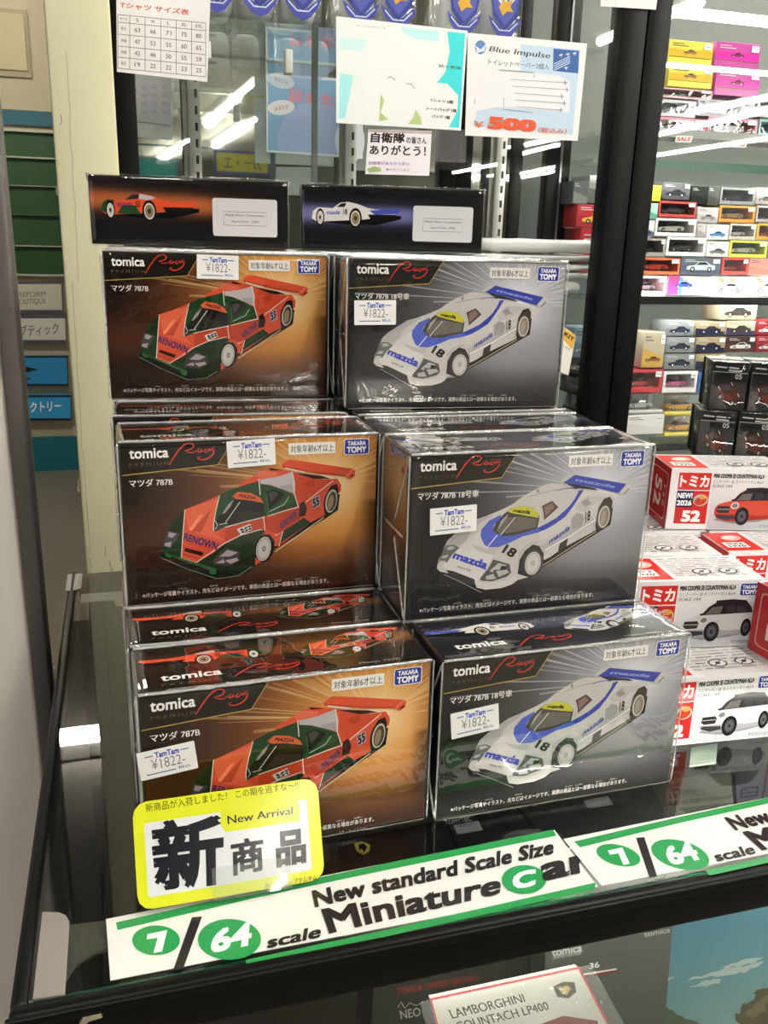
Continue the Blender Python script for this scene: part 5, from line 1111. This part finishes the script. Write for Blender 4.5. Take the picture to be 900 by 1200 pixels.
BX = [ # x0 y0 x1 y1 kind c1 c2 car label
 (809, 214, 776, 234, 'p', '5c5a5e', '48464a', '2a282c', 'dark grey printed box second in the upper row under the shelf edge'),
 (761, 217, 775, 236, 'p', 'd9c23c', 'c8b030', None, 'yellow box right beside the black post, upper row'),
 (810, 218, 829, 239, 'p', '1e2220', '141614', None, 'small black blister box right of the dark grey printed box'),
 (830, 218, 843, 241, 'p', '4a4c48', '3a3c38', None, 'narrow dark grey box left of the grey window box, upper row'),
 (844, 220, 885, 240, 'w', '77787a', '4a4c4e', '1e1e20', 'grey window box with a black car, directly over the orange box'),
 (886, 220, 910, 240, 'p', 'a8a09a', '8a8480', '55504e', 'light taupe box at the right edge, upper row'),
 (757, 238, 771, 257, 'p', '9ab8a8', '5a9a84', None, 'pale green box by the black post under the yellow one'),
 (772, 236, 816, 255, 'w', 'b23a34', '4a3e3c', '3a2c2c', 'red window box with a dark car and chrome trim'),
 (817, 243, 842, 261, 'p', 'b9b2b4', 'a8a0a2', '8a8486', 'grey printed box with two cars between red and orange boxes'),
 (843, 241, 885, 261, 'w', 'd98a2c', '6a6862', 'b8a468', 'orange window box with a gold car'),
 (886, 241, 912, 261, 'w', 'a09c98', '5c5e66', '2e3a66', 'grey window box with a blue car right of the orange box'),
 (755, 258, 767, 278, 'p', 'd8d4d6', '5a6078', '3a4468', 'white and navy box beside the black post, third row'),
 (768, 256, 816, 277, 'w', 'e6e2e2', '8a8886', 'd2ccc2', 'white window box with a cream car under the red window box'),
 (817, 262, 827, 278, 'p', 'c8c0c2', 'a89a9c', None, 'small pinkish grey box left of the blue truck box'),
 (828, 263, 854, 281, 'p', 'ece8ea', 'e2dee0', '3a86c0', 'white printed box with a bright blue truck'),
 (855, 262, 886, 281, 'w', 'c8c0b4', '55565a', 'd8d8dc', 'clear fronted box with a white racing car under the orange box'),
 (887, 262, 912, 281, 'w', 'd9a03a', '6a4a70', 'b83a3a', 'yellow and purple window box at the right edge'),
 (752, 279, 780, 300, 'w', '98928e', '6a6662', '3a3836', 'grey window box with dark car beside the post, fourth row'),
 (781, 278, 827, 300, 'w', 'f0ecec', 'b0aca8', '3e3c3c', 'large white window box with a low black car'),
 (828, 283, 854, 301, 'p', 'e6e2e2', 'd6d0d0', '6a6668', 'white printed box with a grey jeep under the blue truck box'),
 (855, 282, 899, 302, 'w', 'd8dc4a', '46548a', 'c4c6ca', 'lime and navy window box with a silver car'),
 (748, 302, 797, 322, 'w', 'd8603a', 'b0aaa8', 'c8402e', 'orange window box with red cars at the left of the fifth row'),
 (798, 302, 845, 322, 'p', '5a606c', '4a5060', 'b8bcc4', 'slate blue printed box with silver cars'),
 (846, 302, 877, 322, 'w', 'd84a48', 'c8b8b6', 'b04844', 'red footed window box with a red car'),
 (878, 303, 905, 323, 'p', 'c08a80', 'b0786e', None, 'salmon pink box at the right end of the fifth row'),
 (742, 323, 781, 346, 'w', 'ecd0d6', 'c09aa8', 'e6e2e8', 'pink window box with a white car in the lowest row'),
 (782, 323, 832, 346, 'p', 'a6a8aa', '9c9ea0', '3a4ab0', 'grey box with magenta side and small blue car, lowest row'),
 (833, 324, 877, 347, 'p', 'f0ecec', 'f0ecec', 'dcd8d8', 'white box with brown diagonal bands, left of the pair'),
 (878, 324, 922, 347, 'p', 'f0ecec', 'f0ecec', 'dcd8d8', 'white box with brown diagonal bands, right of the pair at the frame edge'),
 (843, 356, 887, 375, 'p', 'b4a68c', 'a89878', '3a3230', 'beige truck box topmost on the lower shelf'),
 (780, 376, 814, 394, 'p', '8a8e90', '767a7e', '2e3444', 'grey box with navy car, top of the grey column'),
 (780, 395, 814, 413.5, 'p', '8a8e90', '767a7e', '2e3444', 'grey box with navy car, middle of the grey column'),
 (778, 414.5, 814, 433, 'p', '8a8e90', '767a7e', '2e3444', 'grey box with navy car, bottom of the grey column'),
 (815, 377, 850, 394, 'p', '9c8c70', '24283a', '20243a', 'tan and navy box, top of the navy column'),
 (815, 395, 850, 413.5, 'p', '9c8c70', '24283a', '20243a', 'tan and navy box, middle of the navy column'),
 (815, 414.5, 850, 433, 'p', '9c8c70', '24283a', '20243a', 'tan and navy box, bottom of the navy column by the black boxes'),
 (851, 376, 885, 393, 'p', 'b4a68c', '36324a', '3a3230', 'beige truck box second from the top'),
 (851, 394, 885, 413, 'p', '3e2a2a', '55302e', 'c8c8c8', 'dark red box under the beige truck boxes'),
 (886, 375, 912, 393, 'p', '8e2a34', '7c2430', 'c8c0c0', 'crimson box at the right edge, upper of two'),
 (886, 394, 912, 413, 'p', '8e2a34', '7c2430', 'c8c0c0', 'crimson box at the right edge, lower of two'),
 (753, 389, 779, 431, 'p', 'b0a48e', 'c09a50', '8a5a30', 'tall beige box with small car pictures leaning by the post'),
 (735, 433, 776, 460, 'w', 'c83a44', '9a5a60', 'c03038', 'red window box with a red car beside the post, lower shelf'),
 (777, 435, 817, 460, 'w', 'ece8ea', '8a8086', 'd85a9c', 'white window box with a pink car'),
 (818, 436, 850, 460, 'w', '3a66b0', '4a5a7a', '34509a', 'blue window box half hidden by the black boxes'),
 (734, 461.5, 778, 485, 'c', 'c6c4c6', '6a6c72', 'b0b2b4', 'clear case with a silver car on the lower shelf'),
 (780, 463, 827, 487, 'c', 'd9c85a', 'b8b4ae', 'd29a34', 'clear case with yellow base and amber car, upper of the two'),
 (780, 488, 827, 511, 'c', 'd9c85a', 'b8b4ae', 'd29a34', 'clear case with yellow base and amber car, lower of the two'),
 (733, 486, 778, 509, 'p', 'e9e6e6', 'dedada', None, 'plain white box under the clear silver car case'),
 (783, 48, 835.5, 76, 'p', 'd9cc52', 'd9cc52', '8a6a3a', 'yellow box with a small car picture, upper of two on the top shelf'),
 (783, 77, 835.5, 103, 'p', 'd9cc52', 'd9cc52', '8a6a3a', 'yellow box with a small car picture, lower of two on the top shelf'),
 (838, 50, 891, 81, 'p', 'b84a94', 'b84a94', '8a1a60', 'magenta box with a small car picture, upper of two on the top shelf'),
 (838, 82, 891, 113, 'p', 'b84a94', 'b84a94', '8a1a60', 'magenta box with a small car picture, lower of two on the top shelf'),
 (772, 104, 835, 116, 'w', 'd0a0a4', '4a4648', '2c2a2e', 'flat clear wrapped box with pink ends under the yellow boxes'),
 (768, 117, 816, 137, 'w', 'b0acb8', '4c4a50', '3a3a40', 'clear window box with blue end, left of the wrapped row'),
 (817, 117, 866, 137, 'w', '9a96a4', '4c4a50', '2e2e36', 'clear window box with dark car, middle of the wrapped row'),
 (867, 115, 912, 137, 'w', 'a8a0a0', '7a7678', '8a8a90', 'pale grey wrapped box at the right of the wrapped row'),
 (765, 138, 828, 160, 'w', 'c87a88', '3e3a3c', '2a282c', 'dark wrapped box with pink end at the left of the shelf rail'),
 (829, 138, 888, 161, 'w', 'c8748a', '6c6a6c', 'b8b8bc', 'wrapped box with pink end and silver car, right of the dark one'),
 (889, 140, 915, 161, 'w', '8ab0b0', '5a6a6c', '3a4a50', 'teal edged wrapped box at the right edge above the rail'),
]
for i, b in enumerate(BX):
    x0, y0, x1, y1, kind, c1, c2, car, lab = b; x0, x1 = min(x0, x1), max(x0, x1)
    txt = 'band' if 'bands' in lab else 'left' if 'magenta side' in lab else 'rows' if 'small car picture, ' in lab else None
    gx = .25 if kind != 'p' else .2
    yb = YS + (i % 3) * .0006
    shelf_box(x0 + gx, y0 + .1, x1 - gx, y1 - .25, yb, kind, c1, c2, car, lab, .06, txt)
for (x0, x1, lab) in ((793, 812, 'small white sale tag with red letters on the rail, left one'), (859, 876, 'small white sale tag with red letters on the rail, right one')):
    yy = 163 if x0 < 800 else 169; pl = Plane((0, YS - .036, Z0), (1, 0, 0), (0, 0, 1)); r, A = paper('sale_tag', ((x0, yy - 4), (x1, yy - 3.4), (x1 - 2, yy + 4), (x0 - 2, yy + 3.4)), 'f2eeea', lab, 'tag', pl); A.quad('SALE', pl(x0 + 1, yy - 2.6), pl(x1 - 2, yy - 2.2), pl(x1 - 3, yy + 2.6), pl(x0, yy + 2.2), 'c8342a', .06); fin(A, r, pl)
# goods in the lower part of the left showcase and beyond the glass doors
for (x0, y0, x1, y1, kind, c1, c2, car, lab) in (
   (672, 384, 698, 419, 'p', '9ab4c8', '7a90a4', 'd8dce0', 'pale blue printed box inside the showcase behind the tag'), (699, 384, 716, 416, 'p', '2e4a6a', '243c58', None, 'navy box next to the pale blue box inside the showcase'),
   (669, 420, 712, 440, 'c', '1c1c1e', '3a3c3e', 'd0d0d2', 'dark clear case with a white car inside the showcase'), (671, 442, 712, 462, 'c', '1c1c1e', '3a3c3e', '4a4c50', 'dark clear case, middle of the three by the black post'), (677, 464, 712, 484, 'c', '1c1c1e', '3a3c3e', '5a5c60', 'dark clear case, lowest of the three by the black post')):
    shelf_box(x0, y0, x1, y1 - .3, YG + .10, kind, c1, c2, car, lab, .06)
for (x0, y0, x1, y1, kind, c1, c2, car, lab, yb_) in (
   (676, 240, 723, 267, 'p', 'b8323c', 'a82a34', 'd9a93a', 'red pack with a yellow car, seen left of the black post through the glass', 1.74),
   (679, 268, 721, 322, 'p', 'b8323c', 'c04048', '5a6a9a', 'red pack with a blue car just above the white shirts', 1.742),
   (690, 206, 724, 239, 'p', '8e908c', '5c605e', None, 'grey pack standing above the red packs behind the glass', 1.744),
   (672, 212, 689, 239, 'p', '55595a', '7a7e7c', None, 'narrow dark grey pack above the red packs', 1.746)):
    shelf_box(x0, y0, x1, y1 - .2, yb_, kind, c1, c2, car, lab, .08)
GR = empty('store_rack', (1.6, 3.0, 0)); IG = Matrix.Translation(GR.location).inverted()
def gp(n, mb): o = mb.build(n, GR); o.matrix_parent_inverse = IG; return o
gp('rack_frame', MB().box((1.0, 3.06, 0), (2.6, 3.10, 1.75), mat('55585a', .6)).box((1.0, 2.7, 0), (2.6, 3.08, .12), mat('44474a', .6)))
for z in (.45, .78, 1.08, 1.36): gp('rack_shelf', MB().box((1.0, 2.72, z - .02), (2.6, 3.06, z), mat('8f9294', .5)))
tag(GR, 'grey shop rack with bright boxes seen through the showcase doors', 'rack')
PRK = Plane((0, 2.78, Z0), (1, 0, 0), (0, 0, 1)); rn = random.Random(11)
for i, (x0, x1, z0, h_, c, lab) in enumerate(((1.13, 1.22, 1.08, .11, 'a8aca8', 'pale grey carton on the rack beyond the glass doors, leftmost'), (1.23, 1.31, 1.08, .15, '5a6a66', 'grey green carton on the rack beyond the doors'), (1.32, 1.42, 1.08, .18, 'b2403e', 'red carton on the rack seen between the black door stiles'), (1.50, 1.62, 1.08, .20, '8a8c8a', 'grey carton on the rack right of the door stile'), (1.63, 1.86, 1.08, .22, 'c23c40', 'large red carton with a yellow car picture beyond the showcase'), (1.88, 2.0, 1.08, .16, '7a7c7e', 'dark grey carton on the rack beside the black post'), (1.15, 1.40, 1.36, .16, '9aa09c', 'wide pale carton on the upper rack shelf'), (1.60, 1.84, 1.36, .10, 'a4a6a4', 'flat silver carton on the upper rack shelf above the red one'))):
    r = MB().box((0, 0, 0), (x1 - x0, .2, h_), mat(c, .45), .002).build('carton_box'); r.location = (x0, 2.78, z0 + .0005); A = Art(); w_ = x1 - x0
    A.rect(w_ * .1, h_ * .62, w_ * .9, h_ * .9, 'd4d4d0' if i != 4 else 'b23236'); A.poly([(w_ * x, h_ * y) for x, y in ((.35, .2), (.38, .42), (.55, .58), (.75, .55), (.95, .42), (.94, .25), (.6, .18))], 'd8a838' if i == 4 else '4e5254'); A.line([(w_ * .1, h_ * .1), (w_ * .6, h_ * .1)], h_ * .05, 'c8c8c4')
    A.build('front_print', r, FRONT, INK, 1e-4); tag(r, lab, 'carton')
# signs behind the photographer, seen mirrored in the back of the showcase
def back_sign(pc, w_, h_, c, edge, label, txt, col, dist=6.5, rot=0):
    d = ray(*pc); P_ = CAM + d * ((YB * 2 + dist) / d.y); y = 2 * YB - P_.y
    r = empty('hanging_sign', (P_.x, y, P_.z)); r.rotation_euler = (0, 0, math.pi + rot)
    MB().box((-w_ / 2, -.01, -h_ / 2), (w_ / 2, .01, h_ / 2), mat(edge, .5)).build('sign_board', r); A = Art(); A.rect(-w_ / 2 + h_ * .12, -h_ / 2 + h_ * .12, w_ / 2 - h_ * .12, h_ / 2 - h_ * .12, c, h_ * .1)
    if txt: A.text(txt, 0, -h_ * .26, h_ * .52, col, .02, w_ * .66, 'c')
    A.build('sign_print', r, lambda a, b, l: (a, -.011 - l, b), INK, 2e-4)
    MB().cyl((-w_ * .3, 0, h_ / 2), (-w_ * .3, 0, CEIL - P_.z), .004, STEEL, 6).build('hanger_rod', r); MB().cyl((w_ * .3, 0, h_ / 2), (w_ * .3, 0, CEIL - P_.z), .004, STEEL, 6).build('hanger_rod', r)
    tag(r, label, 'sign'); return r
back_sign((284, 191), .60, .24, 'b8b43c', '3a4288', 'yellow and blue hanging sign mirrored in the back of the showcase', 'カー・エ', '2e3a78')
back_sign((298, 116), .30, .30, 'b0b440', 'c8c8a0', 'small yellow green hanging sign mirrored above the blue sign', None, 'ffffff', 5.0, .9)
back_sign((183, 197), .42, .20, '2a9a90', '2a9a90', 'teal hanging sign mirrored at the left of the showcase', None, 'ffffff', 6.5)
